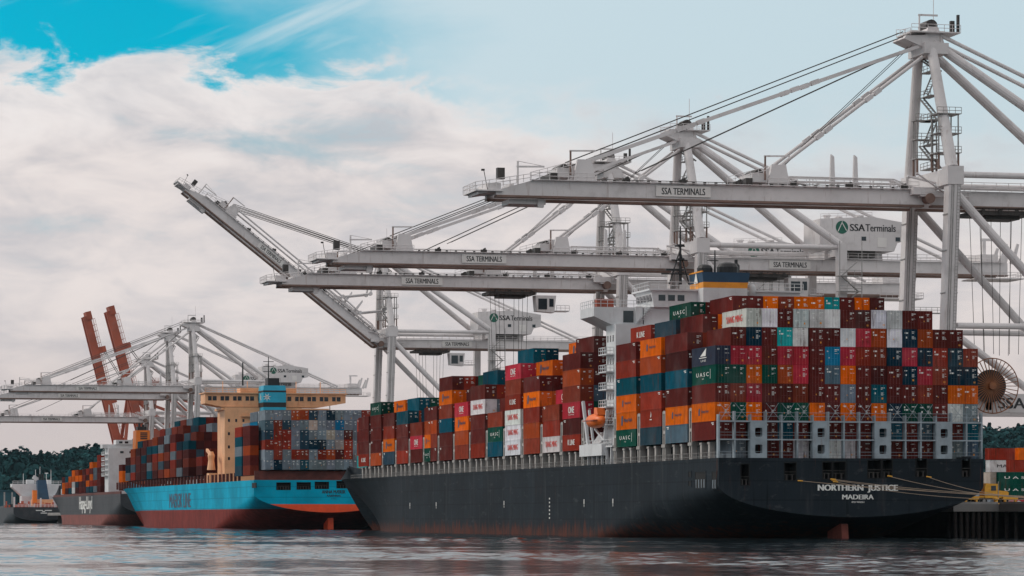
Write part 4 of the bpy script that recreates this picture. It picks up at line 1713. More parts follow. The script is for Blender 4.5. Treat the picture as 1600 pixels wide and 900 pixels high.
crane(ycrane(1490), 54.4, 'tallest white gantry crane, nearest of all, with its mast at the right of the photo', trolley_x=12, portal_text=True, reel=True)
crane(ycrane(1097), 54.0, 'white gantry crane whose mast stands behind the blue and amber funnel', trolley_x=16)
crane(ycrane(974), 53.6, 'white gantry crane with a dark cab hanging from its lowered boom, behind the bridge wing', trolley_x=-23)
crane(ycrane(613.5), 53.2, 'white gantry crane with its boom half raised over the bow of the dark grey ship', boom_up=38.0, trolley_x=14)
crane(ycrane(310), 54.0, 'distant white gantry crane nearest the peach bridge of the light blue ship', detail=1)
crane(ycrane(273), 53.5, 'distant white gantry crane standing between two others behind the light blue ship', detail=1)
crane(ycrane(238), 45.5, 'farthest and lowest white gantry crane, its boom level with the red crane booms', detail=1)


def red_crane(yc, zb, up, L, label):
    X0 = 204.0
    base = QUAY_Z + 0.16
    root = thing('gantry_crane', (X0, yc, base), label, 'crane', 'red cranes with raised booms')

    def W(x, y, z):
        return (X0 + x, yc + y, z)
    half = 9
    for sy in (-1, 1):
        b = MB()
        b.beam(W(0, sy * half, base + 1.5), W(0, sy * half, zb + 2), 2.2, 2.2)
        b.build('waterside_leg', 'red_crane_paint', root)
        b = MB()
        b.beam(W(28, sy * half, base + 1.5), W(28, sy * half, zb + 2), 2.0, 2.0)
        b.build('landside_leg', 'red_crane_paint', root)
        b = MB()
        b.box(X0 + 1.2, X0 + 27, yc + sy * half - 1, yc + sy * half + 1, 18, 21)
        b.build('portal_beam', 'red_crane_paint', root)
        b = MB()
        b.beam(W(1, sy * half, zb), W(27, sy * half, 22), 1.1, 1.1)
        b.beam(W(3, sy * 4, zb + 26), W(28, sy * 5, zb + 4), 1.3, 1.3)
        b.beam(W(3, sy * 4, zb + 24), W(60, sy * 4, zb + 4), 0.8, 0.8)
        b.build('diagonal_brace', 'red_crane_paint', root)
        b = MB()
        b.beam(W(0, sy * half, zb + 2), W(3, sy * 3, zb + 27), 1.5, 1.5)
        b.build('mast_leg', 'red_crane_paint', root)
        b = MB()
        b.box(X0 - 1.0, X0 + 1.0, yc + sy * half - 4, yc + sy * half + 4, base, base + 1.5)
        b.box(X0 + 27, X0 + 29, yc + sy * half - 4, yc + sy * half + 4, base, base + 1.5)
        b.build('bogie', 'dark_gear', root)
    b = MB()
    b.box(X0 - 1, X0 + 1, yc - half + 1.1, yc + half - 1.1, zb + 1, zb + 4)
    b.box(X0 + 1, X0 + 5, yc - 4, yc + 4, zb + 24.5, zb + 28)
    b.rail(W(1, -4, zb + 28), W(5, -4, zb + 28), 1.2, 1.3, 0.06)
    b.build('mast_head', 'red_crane_paint', root)
    b = MB()
    for sy in (-1, 1):
        b.box(X0 + 1.1, X0 + 62, yc + sy * 3.4 - 0.8, yc + sy * 3.4 + 0.8, zb - 3, zb + 0.5)
    for xx in range(4, 62, 8):
        b.box(X0 + xx, X0 + xx + 0.8, yc - 2.5, yc + 2.5, zb - 2, zb)
    b.build('girder', 'red_crane_paint', root)
    b = MB()
    b.box(X0 + 8, X0 + 27, yc - 5, yc + 5, zb + 1.5, zb + 8.5)
    b.build('machinery_house', 'red_crane_paint', root)
    hinge = Vector(W(-2, 0, zb - 1))
    M = Matrix.Translation(hinge) @ Matrix.Rotation(R(up), 4, 'Y') @ Matrix.Translation(-hinge)
    b = MB()
    for sy in (-1, 1):
        b.box(X0 - 2 - L, X0 - 2, yc + sy * 3.4 - 0.9, yc + sy * 3.4 + 0.9, zb - 3.2, zb + 0.6)
        b.rail(W(-L, sy * 4.6, zb + 0.6), W(-3, sy * 4.6, zb + 0.6), 1.6, 3.0, 0.09)
    k = 0
    for xx in np.arange(-L, -4, 6.0):
        b.box(X0 + xx, X0 + xx + 0.8, yc - 2.4, yc + 2.4, zb - 2, zb)
        b.beam(W(xx + 0.5, -2.4 if k % 2 else 2.4, zb - 1), W(xx + 6, 2.4 if k % 2 else -2.4, zb - 1), 0.4, 0.4)
        k += 1
    b.box(X0 - L - 4, X0 - L, yc - 4.8, yc + 4.8, zb - 1.5, zb + 1.2)
    b.box(X0 - L + 14, X0 - L + 17, yc - 4.5, yc + 4.5, zb + 0.6, zb + 4)
    b.box(X0 - L + 40, X0 - L + 42, yc - 4.5, yc + 4.5, zb + 0.6, zb + 3)
    b.xf(M)
    bo = b.build('boom', 'red_crane_paint', root)
    b = MB()
    top = Vector(W(3, 0, zb + 27))
    for sy in (-1, 1):
        p = M @ Vector(W(-L + 15, sy * 3, zb + 3))
        b.tube(p, top + Vector((0, sy * 3, 0)), 0.16, n=4)
        p = M @ Vector(W(-L + 41, sy * 3, zb + 3))
        b.tube(p, top + Vector((0, sy * 3, 0)), 0.2, n=4)
    b.build('hoist_rope', 'dark_gear', root)


red_crane(1620, 38, 76.0, 66, 'red dockside crane with its boom raised nearly upright, the more leaning left one')
red_crane(1525, 38, 75.0, 63, 'red dockside crane with its raised boom, the taller one right of the other red boom')


# ------------------------------------------------------------------ near ship
P, BEAM, Y0 = 150.9, 42.8, 481.0
XC = P + BEAM / 2
DECK = 12.3
ship = thing('container_ship', (XC, Y0, 0), 'large dark grey container ship closest to the camera, its black stern lettered in white', 'container ship', 'container ships moored along the quay')
HK = dict(Dk=DECK, y_dk=775, y_tip=884, z_tip=17.2, y_wl=712, y_stem=838)
section, deck_z, bd = build_hull(ship, P, BEAM, Y0, 'hull_grey', 'deck_dark', **HK)


def hole(u0, u1, v0, v1, y=Y0):
    x0, x1 = xu(u0, y), xu(u1, y)
    return (x0, x1, zv(v1, (x0 + x1) / 2, y), zv(v0, (x0 + x1) / 2, y))


Sx = lambda px: 1050 + px / 2.909
Sy = lambda py: 680 + py / 2.909
holes = [hole(Sx(a), Sx(c), Sy(d), Sy(e)) for a, c, d, e in
         ((314, 350, 132, 226), (512, 563, 126, 204), (686, 726, 122, 198), (734, 788, 122, 198), (890, 950, 114, 194), (958, 1000, 112, 192), (1110, 1158, 108, 188), (1318, 1354, 100, 188))]
build_transom(ship, P, BEAM, Y0, DECK, 'hull_grey', holes)
tr = [c for c in ship.children if c.name.startswith('transom')][0]
xm = xu(1340.5, Y0)
lettering('NORTHERN  JUSTICE', xu(1402.5, Y0) - xu(1278.5, Y0), 1.2, 'lettering_white', tr, (xm, Y0 - 0.03, zv(763.5, xm, Y0)), bold=0.03)
lettering('MADEIRA', xu(1364.5, Y0) - xu(1316, Y0), 0.72, 'lettering_white', tr, (xm, Y0 - 0.03, zv(776.5, xm, Y0)), bold=0.03)
lettering('IMO 9450351', 2.0, 0.24, 'lettering_white', tr, (xm, Y0 - 0.03, zv(784.5, xm, Y0)), bold=0.02)
# side openings near the quarter: dark panels paint their shade on uncut hull
for u0, u1, v0, v1 in ((1086.5, 1103, 737, 762), (1113, 1120, 737, 763), (1076, 1080.5, 737, 745), (1076, 1080.5, 752, 759)):
    ya, yb_ = yu(u1, P), yu(u0, P)
    z1, z0 = zv(v0, P, ya), zv(v1, P, ya)
    b = MB()
    fr = 0.15
    xo = P - 0.08
    b.box(xo, P + 0.1, ya - fr, yb_ + fr, z1, z1 + fr)
    b.box(xo, P + 0.1, ya - fr, yb_ + fr, z0 - fr, z0)
    b.box(xo, P + 0.1, ya - fr, ya, z0, z1)
    b.box(xo, P + 0.1, yb_, yb_ + fr, z0, z1)
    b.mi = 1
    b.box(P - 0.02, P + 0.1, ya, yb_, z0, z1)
    if v1 - v0 > 20:
        b.mi = 2
        nn = max(2, int((yb_ - ya) / 1.2))
        for i in range(nn):
            yy = ya + (yb_ - ya) * (i + 0.5) / nn
            b.tube((P - 0.06, yy, z0), (P - 0.06, yy, z0 + 1.3), 0.12, n=6)
    b.build('mooring_opening', ['hull_grey', 'shadow_interior', 'lash_blue_grey'], ship)
# rudder at the waterline
b = MB()
b.prism([(Y0 + 3.0, -2), (Y0 + 10, -2), (Y0 + 10, 2.2), (Y0 + 6, 2.6), (Y0 + 3.6, 2.2)], 0, XC - 0.55, XC + 0.55)
b.build('rudder', 'hull_iron_grey', ship)
# draught marks and white stripes near the bow
b = MB()
for v in range(6):
    yy, zz = yu(858, P - 0.1), 3.0 + v * 0.7
    b.box(P - 0.06, P + 0.3, yy - 0.25, yy + 0.25, zz, zz + 0.3)
for u in (787, 912, 957, 640, 681):
    yy, zz = yu(u, P - 0.1), 5.6
    b.box(P - 0.06, P + 0.3, yy - 0.2, yy + 0.2, zz, zz + 0.8)
    b.box(P - 0.06, P + 0.3, yy - 0.08, yy + 0.08, zz - 0.5, zz - 0.08)
b.build('draught_mark', 'lettering_white', ship)

# hatch coaming seen below the containers, railing at the deck edge
b = MB()
b.box(P + 3.4, P + BEAM - 3.4, Y0 + 4.5, 540, DECK - 0.2, 14.7)
b.box(P + 3.4, P + BEAM - 3.4, 561, 775, DECK - 0.2, 14.7)
b.build('hatch_coaming', 'deck_dark', ship)
b = MB()
b.box(-0.25, 0.25, 0, 0.35, 0, 2.3)
me = b.mesh('coaming_stay', 'stanchion_grey')
for y in np.arange(Y0 + 6, 772, 3.4):
    link('coaming_stay', me, ship, Vector((P + 3.14, y, DECK - 0.2)) - wloc(ship))
b = MB()
b.rail((P + 0.25, Y0 + 0.5, DECK - 0.25), (P + 0.25, 772, DECK - 0.25), 1.15, 1.5, 0.028)
b.build('railing', 'galvanised', ship)
BAYS_A = [483.3 + 14.6 * k for k in range(4)]
BAYS_F = [562.6 + 14.46 * k for k in range(15)]
Z1 = 15.05
# support posts: short ones under the middle, tall slotted ones in the gaps
short = MB()
short.box(-0.42, 0.42, -0.42, 0.42, 0, 2.7)
short.box(-0.5, 0.5, -0.6, 0.6, 2.45, 2.75)
ME_SHORT = short.mesh('stanchion', 'stanchion_grey')
tall = MB()
tall.box(-0.45, 0.45, -0.8, -0.38, 0, 8.2)
tall.box(-0.45, 0.45, 0.38, 0.8, 0, 8.2)
for z in (0, 2.3, 4.6, 7.8):
    tall.box(-0.449, 0.449, -0.38, 0.38, z, z + 0.5)
tall.box(-0.6, 0.6, -1.0, 1.0, 2.4, 2.9)
ME_TALL = tall.mesh('lashing_post', 'stanchion_grey')
for y in BAYS_A + BAYS_F[:14]:
    for k, f in enumerate((0.33, 0.67)):
        link('stanchion', ME_SHORT, ship, Vector((P + 0.8, y + CL * f, DECK - 0.25)) - wloc(ship))
    if y > 484:
        link('lashing_post', ME_TALL, ship, Vector((P + 0.75, y - 1.2, DECK - 0.25)) - wloc(ship))
for y in (BAYS_A[-1] + CL + 1.1,):
    link('lashing_post', ME_TALL, ship, Vector((P + 0.75, y, DECK - 0.25)) - wloc(ship))

# lashing bridge across the stern
COLX = [P + 0.15 + 1.25 + 2.5 * i for i in range(17)]
ya, yb_ = Y0 + 0.3, Y0 + 1.3
for i in range(18):
    x = P + 0.15 + 2.5 * i
    b = MB()
    b.box(x - 0.13, x + 0.13, ya + 0.02, yb_ - 0.02, DECK - 0.25, 19.4 if i % 2 else 18.9)
    b.build('lashing_post', 'lash_blue_grey', ship)
for z, h in ((15.0, 0.2), (17.75, 0.24)):
    b = MB()
    b.box(P + 0.1, P + BEAM - 0.1, ya, yb_, z, z + h)
    b.build('lashing_beam', 'lash_blue_grey', ship)
b = MB()
b.rail((P + 0.2, ya, 18.1), (P + BEAM - 0.2, ya, 18.1), 1.1, 2.5, 0.032)
b.rail((P + 0.2, ya - 0.02, DECK - 0.05), (P + BEAM - 0.2, ya - 0.02, DECK - 0.05), 1.0, 2.5, 0.028)
b.rail((P + 0.2, ya, 15.3), (P + BEAM - 0.2, ya, 15.3), 0.9, 2.5, 0.028)
for i in range(17):
    if i not in (2, 6, 10, 14):
        x = COLX[i]
        b.tube((x - 1.0, ya + 0.1, 18.1), (x + 1.0, ya + 0.9, 20.7), 0.035, n=4)
        b.tube((x + 1.0, ya + 0.1, 18.1), (x - 1.0, ya + 0.9, 20.7), 0.035, n=4)
b.build('railing', 'lash_blue_grey', ship)
for i in (2, 6, 10, 14):
    x = COLX[i]
    b = MB()
    xa, xb = x - 1.3, x + 1.3
    zs = [DECK - 0.15, 13.0, 14.35, 15.55, 16.9, 18.0]
    yf = ya - 0.12
    for k in (0, 2, 4):
        b.box(xa, xb, yf, yb_ - 0.1, zs[k], zs[k + 1])
    for k in (1, 3):
        b.box(xa, x - 0.58, yf, yb_ - 0.1, zs[k], zs[k + 1])
        b.box(x + 0.58, xb, yf, yb_ - 0.1, zs[k], zs[k + 1])
        for cx, cz, dx, dz in ((x - 0.58, zs[k], 1, 1), (x + 0.58, zs[k], -1, 1), (x - 0.58, zs[k + 1], 1, -1), (x + 0.58, zs[k + 1], -1, -1)):
            pts = [(cx, cz), (cx + 0.16 * dx, cz), (cx, cz + 0.16 * dz)]
            if dx * dz < 0:
                pts = pts[::-1]
            b.prism(pts, 1, yf, yb_ - 0.1)
    b.build('lashing_panel', 'lash_blue_grey', ship)

# accommodation block, bridge and funnel
AY0, AY1 = 543.0, 557.0
sup = MB()
sup.box(P + 1.7, P + BEAM - 1.7, AY0 + 2, AY0 + 8, DECK - 0.2, 36.2)
su = sup.build('superstructure', 'ship_white', ship)
b = MB()
for z in (19.0, 22.0, 25.0, 28.0, 31.0):
    b.box(P + 0.3, P + 1.7, AY0 + 3, AY0 + 8, z, z + 0.2)
    b.rail((P + 0.35, AY0 + 3, z + 0.2), (P + 0.35, AY0 + 8, z + 0.2), 1.1, 1.4, 0.05)
    b.rail((P + 0.35, AY0 + 8, z + 0.2), (P + 1.6, AY0 + 8, z + 0.2), 1.1, 0.7, 0.05)
    b.rail((P + 0.35, AY0 + 3, z + 0.2), (P + 1.6, AY0 + 3, z + 0.2), 1.1, 0.7, 0.05)
b.build('gallery', 'ship_white', su)
for z in (20.4, 23.4, 26.4, 29.4, 33.3):
    for yy in (AY0 + 3.2, AY0 + 4.9, AY0 + 6.6):
        b = MB()
        b.box(P + 1.66, P + 1.8, yy, yy + 0.7, z, z + 1.1)
        b.build('window', 'glass_dark', su)
b = MB()
# bridge wing with sloped underside
b.prism([(P - 1.6, 39.2), (P - 1.6, 37.6), (P + 3.8, 35.2), (P + 7.0, 35.2), (P + 7.0, 39.2)], 1, AY0 + 4, AY1 - 1)
b.prism([(P + BEAM + 1.6, 39.2), (P + BEAM - 7.0, 39.2), (P + BEAM - 7.0, 35.2), (P + BEAM - 3.8, 35.2), (P + BEAM + 1.6, 37.6)], 1, AY0 + 4, AY1 - 1)
b.box(P + 7.0, P + BEAM - 7.0, AY0 + 3, AY1, 36.2, 39.2)
bw_ = b.build('bridge_wing', 'ship_white', ship)
b = MB()
b.rail((P - 1.5, AY0 + 4.1, 39.2), (P + 9, AY0 + 4.1, 39.2), 1.2, 1.2, 0.05)
b.rail((P - 1.5, AY0 + 4.1, 39.2), (P - 1.5, AY1 - 1, 39.2), 1.2, 1.2, 0.05)
b.build('railing', 'ship_white', bw_)
b = MB()
b.box(P - 1.0, P + 2.0, AY0 + 4.3, AY0 + 6, 39.25, 40.6)
b.build('wing_console', 'tanker_red', bw_)
b = MB()
b.box(P + 3.6, P + 5.4, AY0 + 3.92, AY0 + 4.2, 36.6, 38.6)
b.build('window', 'glass_dark', bw_)
b = MB()
b.prism([(P + 8.5, 39.2), (P + BEAM - 8.5, 39.2), (P + BEAM - 8.0, 42.0), (P + 8.0, 42.0)], 1, AY0 + 2, AY1 - 2)
b.box(P + 7.5, P + BEAM - 7.5, AY0 + 1.5, AY1 - 1.5, 42.0, 42.3)
b.rail((P + 7.6, AY0 + 1.6, 42.3), (P + BEAM - 7.6, AY0 + 1.6, 42.3), 1.2, 1.6, 0.05)
b.rail((P + 7.6, AY0 + 1.6, 42.3), (P + 7.6, AY1 - 1.6, 42.3), 1.2, 1.6, 0.05)
wh = b.build('wheelhouse', 'ship_white', ship)
for i in range(5):
    b = MB()
    y = AY0 + 2.6 + i * 1.9
    b.box(P + 8.1, P + 8.5, y, y + 1.5, 40.3, 41.4)
    b.build('window', 'glass_dark', wh)
for i in range(3):
    b = MB()
    b.box(P + 9.3 + i * 1.7, P + 10.5 + i * 1.7, AY0 + 1.94, AY0 + 2.2, 40.3, 41.3)
    b.build('window', 'glass_dark', wh)
b = MB()
b.box(P + 5.6, P + 6.8, AY0 + 3.1, AY0 + 4.0, 35.4, 39.3)
for q in range(10):
    b.box(P + 5.2 + q * 0.3, P + 5.9 + q * 0.3, AY0 + 2.2, AY0 + 3.1, 36.0 + q * 0.35, 36.1 + q * 0.35)
b.build('ladder', 'ship_white', su)
# mast with yards
b = MB()
mx, my = xu(1063, 549), 549.0
b.tube((mx, my, 43.4), (mx, my, 53.4), 0.32, 0.14, n=6)
b.tube((mx - 2.0, my, 43.4), (mx, my, 49.5), 0.13, n=4)
b.tube((mx + 1.6, my, 43.4), (mx, my, 49.0), 0.13, n=4)
for z, hw_ in ((45.2, 3.4), (47.6, 1.6), (50.0, 1.0)):
    b.tube((mx - hw_, my, z), (mx + hw_ * 0.8, my, z), 0.12, n=4)
    b.box(mx - 0.6, mx + 0.6, my - 0.5, my + 0.5, z, z + 0.3)
b.beam((mx - 2.6, my, 45.9), (mx + 0.6, my, 45.9), 0.4, 0.35)
b.build('mast', 'black_paint', ship)
# funnel
fx0, fx1, fy0, fy1 = xu(1099, 541.5), xu(1170, 541.5), 541.5, 549.3
b = MB()
za, zb_, zc, zd = 35.0, zv(449.5, 168, 541.5), zv(440.5, 168, 541.5), zv(425, 168, 541.5)
b.mi = 0
b.box(fx0, fx1 - 0.25, fy0, fy1, za, zb_)
b.mi = 1
b.hexa([(fx0, fy0, zb_), (fx1 - 0.25, fy0, zb_), (fx1 - 0.25, fy1, zb_), (fx0, fy1, zb_), (fx0, fy0, zc), (fx1 - 0.12, fy0, zc), (fx1 - 0.12, fy1, zc), (fx0, fy1, zc)])
b.mi = 2
b.hexa([(fx0, fy0, zc), (fx1 - 0.12, fy0, zc), (fx1 - 0.12, fy1, zc), (fx0, fy1, zc), (fx0 - 0.2, fy0, zd), (fx1 + 0.2, fy0, zd), (fx1 + 0.2, fy1, zd), (fx0 - 0.2, fy1, zd)])
b.mi = 1
b.box(fx0 - 0.3, fx0 - 0.05, fy0 - 0.05, fy1 + 0.05, zd, zd + 0.22)
fn = b.build('funnel', ['ship_white', 'amber_paint', 'navy_paint'], ship)
b = MB()
b.prism([(-1.1, -0.9), (1.1, -0.9), (0.0, 1.1)], 1, -0.05, 0)
o = link('emblem', b.mesh('emblem', 'lettering_white'), fn, Vector((fx0 - 0.16, 545.2, (zc + zd) / 2)) - wloc(fn), FACE_PORT)
b = MB()
for cx, r_, h_ in ((fx0 + 1.4, 1.35, 1.5), (fx0 + 5.5, 1.9, 1.9)):
    b.lathe((cx, 545.2, zd), [(r_, 0), (r_, h_ * 0.6), (r_ * 0.8, h_ * 0.9), (r_ * 0.35, h_ * 1.05)], n=14)
b.lathe((fx1 - 1.1, 545.2, zd), [(0.65, 0), (0.65, 1.5), (0.3, 1.9), (0.3, 2.5)], n=10)
b.tube((fx0 + 3.0, 544.5, zd), (fx0 + 3.0, 544.5, zd + 4.0), 0.2, 0.1, n=5)
b.tube((fx0 + 1.6, 544.5, zd + 2.2), (fx0 + 3.6, 544.5, zd + 2.2), 0.08, n=4)
b.build('exhaust_pipe', 'black_paint', fn)
# satellite dome
b = MB()
dx = xu(1174, 545)
b.lathe((dx, 545, 41.2), [(0.5, -2.2), (0.5, 0.1), (0.7, 0.2), (0.78, 1.0), (0.78, 1.5), (0.6, 2.0), (0.3, 2.3), (0.05, 2.4)], n=14)
b.tube((dx - 1.0, 545, 36), (dx, 545, 40.5), 0.1, n=4)
b.tube((dx + 1.0, 545, 36), (dx, 545, 40.5), 0.1, n=4)
b.tube((dx + 4.0, 546, 39.3), (dx - 1.0, 546, 39.3), 0.1, n=4)
b.build('satellite_dome', 'ship_white', ship, smooth=True)
# gangway and boat deck in the gap
b = MB()
gy0, gy1 = yu(948, P + .5), yu(913, P + .5)
zg = zv(702, P, 550)
b.box(P - 0.4, P + 0.8, gy0, gy1, zg - 1.1, zg + 0.9)
b.build('gangway_box', 'ship_white', ship)
b = MB()
b.box(P + 0.2, P + 3.2, AY0 - 1, AY1 + 3, 15.2, 15.45)
b.rail((P + 0.3, AY0 - 1, 15.4), (P + 0.3, AY1 + 3, 15.4), 1.1, 1.2, 0.05)
for yy in np.arange(AY0, AY1 + 3, 3.0):
    b.box(P + 0.3, P + 0.7, yy, yy + 0.4, DECK - 0.2, 15.2)
for k in range(3):
    b.beam((P - 0.1, gy0 + 3 + k * 1.6, zg + 0.9), (P + 1.8, gy0 + 5 + k * 1.6, zg + 2.9), 0.5, 0.25)
b.build('boat_deck', 'ship_white', ship)
b = MB()
by = yu(937, P + .5)
b.beam((P + 0.3, by + 6.6, 15.4), (P + 0.1, by + 9.5, zv(626, P, 556)), 0.45, 0.55)
b.beam((P + 0.9, by + 5.2, 15.4), (P + 0.7, by + 7.6, zv(640, P, 556)), 0.35, 0.4)
b.beam((P + 0.6, by - 2.5, 15.4), (P + 0.6, by - 4.5, 21.5), 0.35, 0.45)
b.beam((P + 0.6, by - 2.5, 16.5), (P + 0.6, by + 3.5, 18.6), 0.3, 0.35)
b.build('davit', 'ship_white', ship)
# lifeboat hangs in the davit
lb = thing('lifeboat', (P - 0.1, by, zv(669, P, by)), 'orange enclosed lifeboat hanging in white davits at the side of the dark grey ship', 'lifeboat')
b = MB()
L_ = 8.6
st = np.linspace(-1, 1, 13)
vs, fs = [], []
nn = 14
for t in st:
    wv = max(0.05, (1 - abs(t) ** 2.6)) ** 0.6
    for i in range(nn):
        a = 2 * math.pi * i / nn
        zz = math.sin(a)
        vs.append((P - 0.1 + math.cos(a) * 1.45 * wv, by + t * L_ / 2, zv(669, P, by) + 1.35 + zz * (1.35 if zz < 0 else 1.15) * wv ** (0.7 if zz < 0 else 0.9)))
for k in range(len(st) - 1):
    for i in range(nn):
        j = (i + 1) % nn
        fs.append((k * nn + i, k * nn + j, (k + 1) * nn + j, (k + 1) * nn + i))
fs += [tuple(range(nn - 1, -1, -1)), tuple(range((len(st) - 1) * nn, len(st) * nn))]
b.add(vs, fs)
b.build('hull', 'orange_paint', lb, smooth=True)
b = MB()
zl = zv(669, P, by)
b.prism([(by - 3.4, zl + 2.2), (by - 0.9, zl + 2.3), (by - 1.1, zl + 3.5), (by - 3.0, zl + 3.4)], 0, P - 0.8, P + 0.6)
b.build('helm_cabin', 'orange_paint', lb)
b = MB()
b.box(P - 1.62, P + 1.4, by - 3.6, by + 3.6, zl + 1.22, zl + 1.36)
b.build('fender_strip', 'tanker_red', lb)


# ------------------------------------------------------------------ containers on the near ship
GRP_S = 'container ends stacked across the black stern'
GRP_P = 'containers stacked along the side of the dark grey ship'
Z0 = 12.25
NAME = {k: v[0] for k, v in PAINT.items()}
NCHECK = set()


def uniq(label):
    assert label not in NCHECK, label
    NCHECK.add(label)
    return label


# rows from the transom upwards: column -> paint, starting at the port corner; '.' = open, panel or nothing
STERN = [
    (0, '.g.MMW.WWM.MMM.gs'),
    (1, 'MM.MTM.MMM.TMs.MT'),
    (2, 'OGOMGGOMOMONGGMWg'),
    (3, 'MBPMMBMMgMTMMBMOO'),
    (4, 'GGOGoPMsOMmMNPBNN'),
    (5, 'kPPMPPMbPRBNPNRSB'),
    (6, '.MNMCWMMWPoWNoMM.'),
    (7, '..WWMWWWMmWWMM...'),
]
SIDE_BRAND = {(5, 0): 'dark', (4, 0): 'uasc', (2, 0): 'haps', (7, 2): 'ym'}
GAP = {7: 0.12, 8: 0.12, 9: 0.12, 10: 0.12, 6: 0.12}
for t, row in STERN:
    for i, c in enumerate(row):
        if c == '.':
            continue
        x = COLX[i] + (0.18 if i >= 11 else 0.10 if i >= 6 else -0.05)
        z = Z0 + CH * t
        where = 'stack from the left edge' if i < 13 else 'stack from the left, near the right edge'
        lab = '%s container end, %s tier above the black stern, %s stack from the left' % (NAME[c], ORD[t + 1], ORD[i + 1])
        br = SIDE_BRAND.get((t, i))
        if br:
            lab = '%s container%s, %s tier above the black stern, %s stack' % (NAME[c], BRAND_WORDS[br], ORD[t + 1], ORD[i + 1])
        container(x, BAYS_A[0], z, c, uniq(lab), GRP_S, doors=2, brand=br)

# port faces of the bays: list of (paint, brand) from below
AFT = {
    1: [('s', 0), ('O', 'haps'), ('M', 0), ('T', 0), ('m', 0), ('M', 0)],
    2: [('S', 0), ('R', 'logo'), ('R', 0), ('T', 0), ('o', 0), ('O', 'haps')],
    3: [('G', 'uasc'), ('O', 'hap'), ('O', 'haps'), ('T', 0), ('R', 0), ('M', 0)],
}
AFT_IN = {1: [(1, 7, 'M', 0), (2, 7, 'O', 0), (3, 7, 'M', 0)],
          2: [(1, 7, 'S', 0), (2, 7, 'M', 0), (2, 8, 'G', 'uasc'), (3, 8, 'M', 0)],
          3: [(1, 7, 'R', 'kline'), (2, 7, 'M', 0)]}
BAYWORD = {0: 'aftmost bay', 1: 'second bay from stern', 2: 'third bay from stern', 3: 'fourth bay from stern'}
for k in (1, 2, 3):
    for t, (c, br) in enumerate(AFT[k]):
        lab = '%s container%s, %s tier of %s' % (NAME[c], BRAND_WORDS.get(br, ''), ORD[t + 1], BAYWORD[k])
        container(COLX[0], BAYS_A[k], Z1 + CH * t, c, uniq(lab), GRP_P, doors=1, brand=br or None)
    for i, t, c, br in AFT_IN[k]:
        lab = '%s container%s on the %s, %s tier, %s row in' % (NAME[c], BRAND_WORDS.get(br, ''), BAYWORD[k].replace(' from stern', ''), ORD[t], ORD[i])
        container(COLX[i], BAYS_A[k], Z1 + CH * (t - 1), c, uniq(lab), GRP_P, doors=1, brand=br or None)
# the tall row that looks over the stern stacks
for j, c in enumerate('MMOBOOCMOm'):
    i = 3 + j
    lab = '%s container, %s from the left in the very top row of the stern stacks' % (NAME[c], ORD[j + 1])
    x = COLX[i] + (0.18 if i >= 11 else 0.10 if i >= 6 else -0.05)
    container(x, BAYS_A[1], Z1 + CH * 7 + 0.1, c, uniq(lab), GRP_S, doors=1)

FWD = {
    0: 'Rk,m,Po,B,o,M', 1: 'Wy,R,B', 2: 'B,o,R,Oh,M', 3: 'Wy,Wy,Wy,Rk,B,Po', 4: 'T,Gu,B', 5: 'R,M,M,Wy,M', 6: 'B,o,Oh,Po',
    7: 'M,M,T,B,Oh,M', 9: 'M,Po,B', 10: 'R,M,M,T', 11: 'S,Oh,R,M', 12: 'o,M,M,M,Gu', 13: 'Rk,M,M,M',
}
BR = {'k': 'kline', 'o': 'one', 'y': 'ym', 'h': 'hap', 'u': 'uasc'}
FWD_IN = {
    0: [(1, 1, 'm', 0), (1, 2, 'm', 0), (1, 3, 'G', 0), (1, 4, 's', 0), (1, 5, 'M', 0), (1, 6, 'M', 0), (1, 7, 'M', 0), (2, 7, 'm', 0), (2, 6, 'M', 0)],
    1: [(1, 4, 'P', 'one'), (1, 3, 'M', 0), (2, 5, 'P', 0), (2, 6, 'O', 0), (2, 7, 'O', 'hap'), (3, 7, 'O', 0)],
    2: [(1, 3, 'M', 0), (1, 4, 'O', 0), (1, 5, 'M', 0), (1, 6, 'O', 'hap'), (2, 6, 'O', 0), (2, 5, 'P', 0), (3, 5, 'P', 0)],
    3: [(1, 5, 'B', 0), (1, 6, 'P', 0), (1, 7, 'T', 0), (2, 7, 'N', 0), (2, 6, 'M', 0)],
    4: [(1, 4, 'M', 0), (1, 3, 'B', 0), (2, 4, 'm', 0), (2, 5, 'M', 0)],
    5: [(1, 4, 'g', 0), (1, 5, 'R', 0), (1, 6, 'T', 0), (2, 6, 'N', 0), (2, 5, 'm', 0)],
    6: [(1, 4, 'M', 0), (1, 5, 'm', 0), (2, 6, 'G', 0), (2, 5, 'M', 0)],
    7: [(1, 5, 'O', 0), (1, 6, 'R', 0), (1, 4, 'B', 0), (2, 6, 'M', 0)],
    9: [(1, 3, 'B', 0), (2, 4, 'o', 0), (1, 4, 'N', 0)],
    10: [(1, 4, 'o', 0), (1, 5, 'T', 0), (2, 5, 'G', 0), (3, 5, 'G', 0)],
    11: [(1, 4, 'M', 0), (1, 5, 'O', 'hap'), (2, 5, 'm', 0)],
    12: [(1, 5, 'G', 0), (2, 5, 'm', 0)],
}
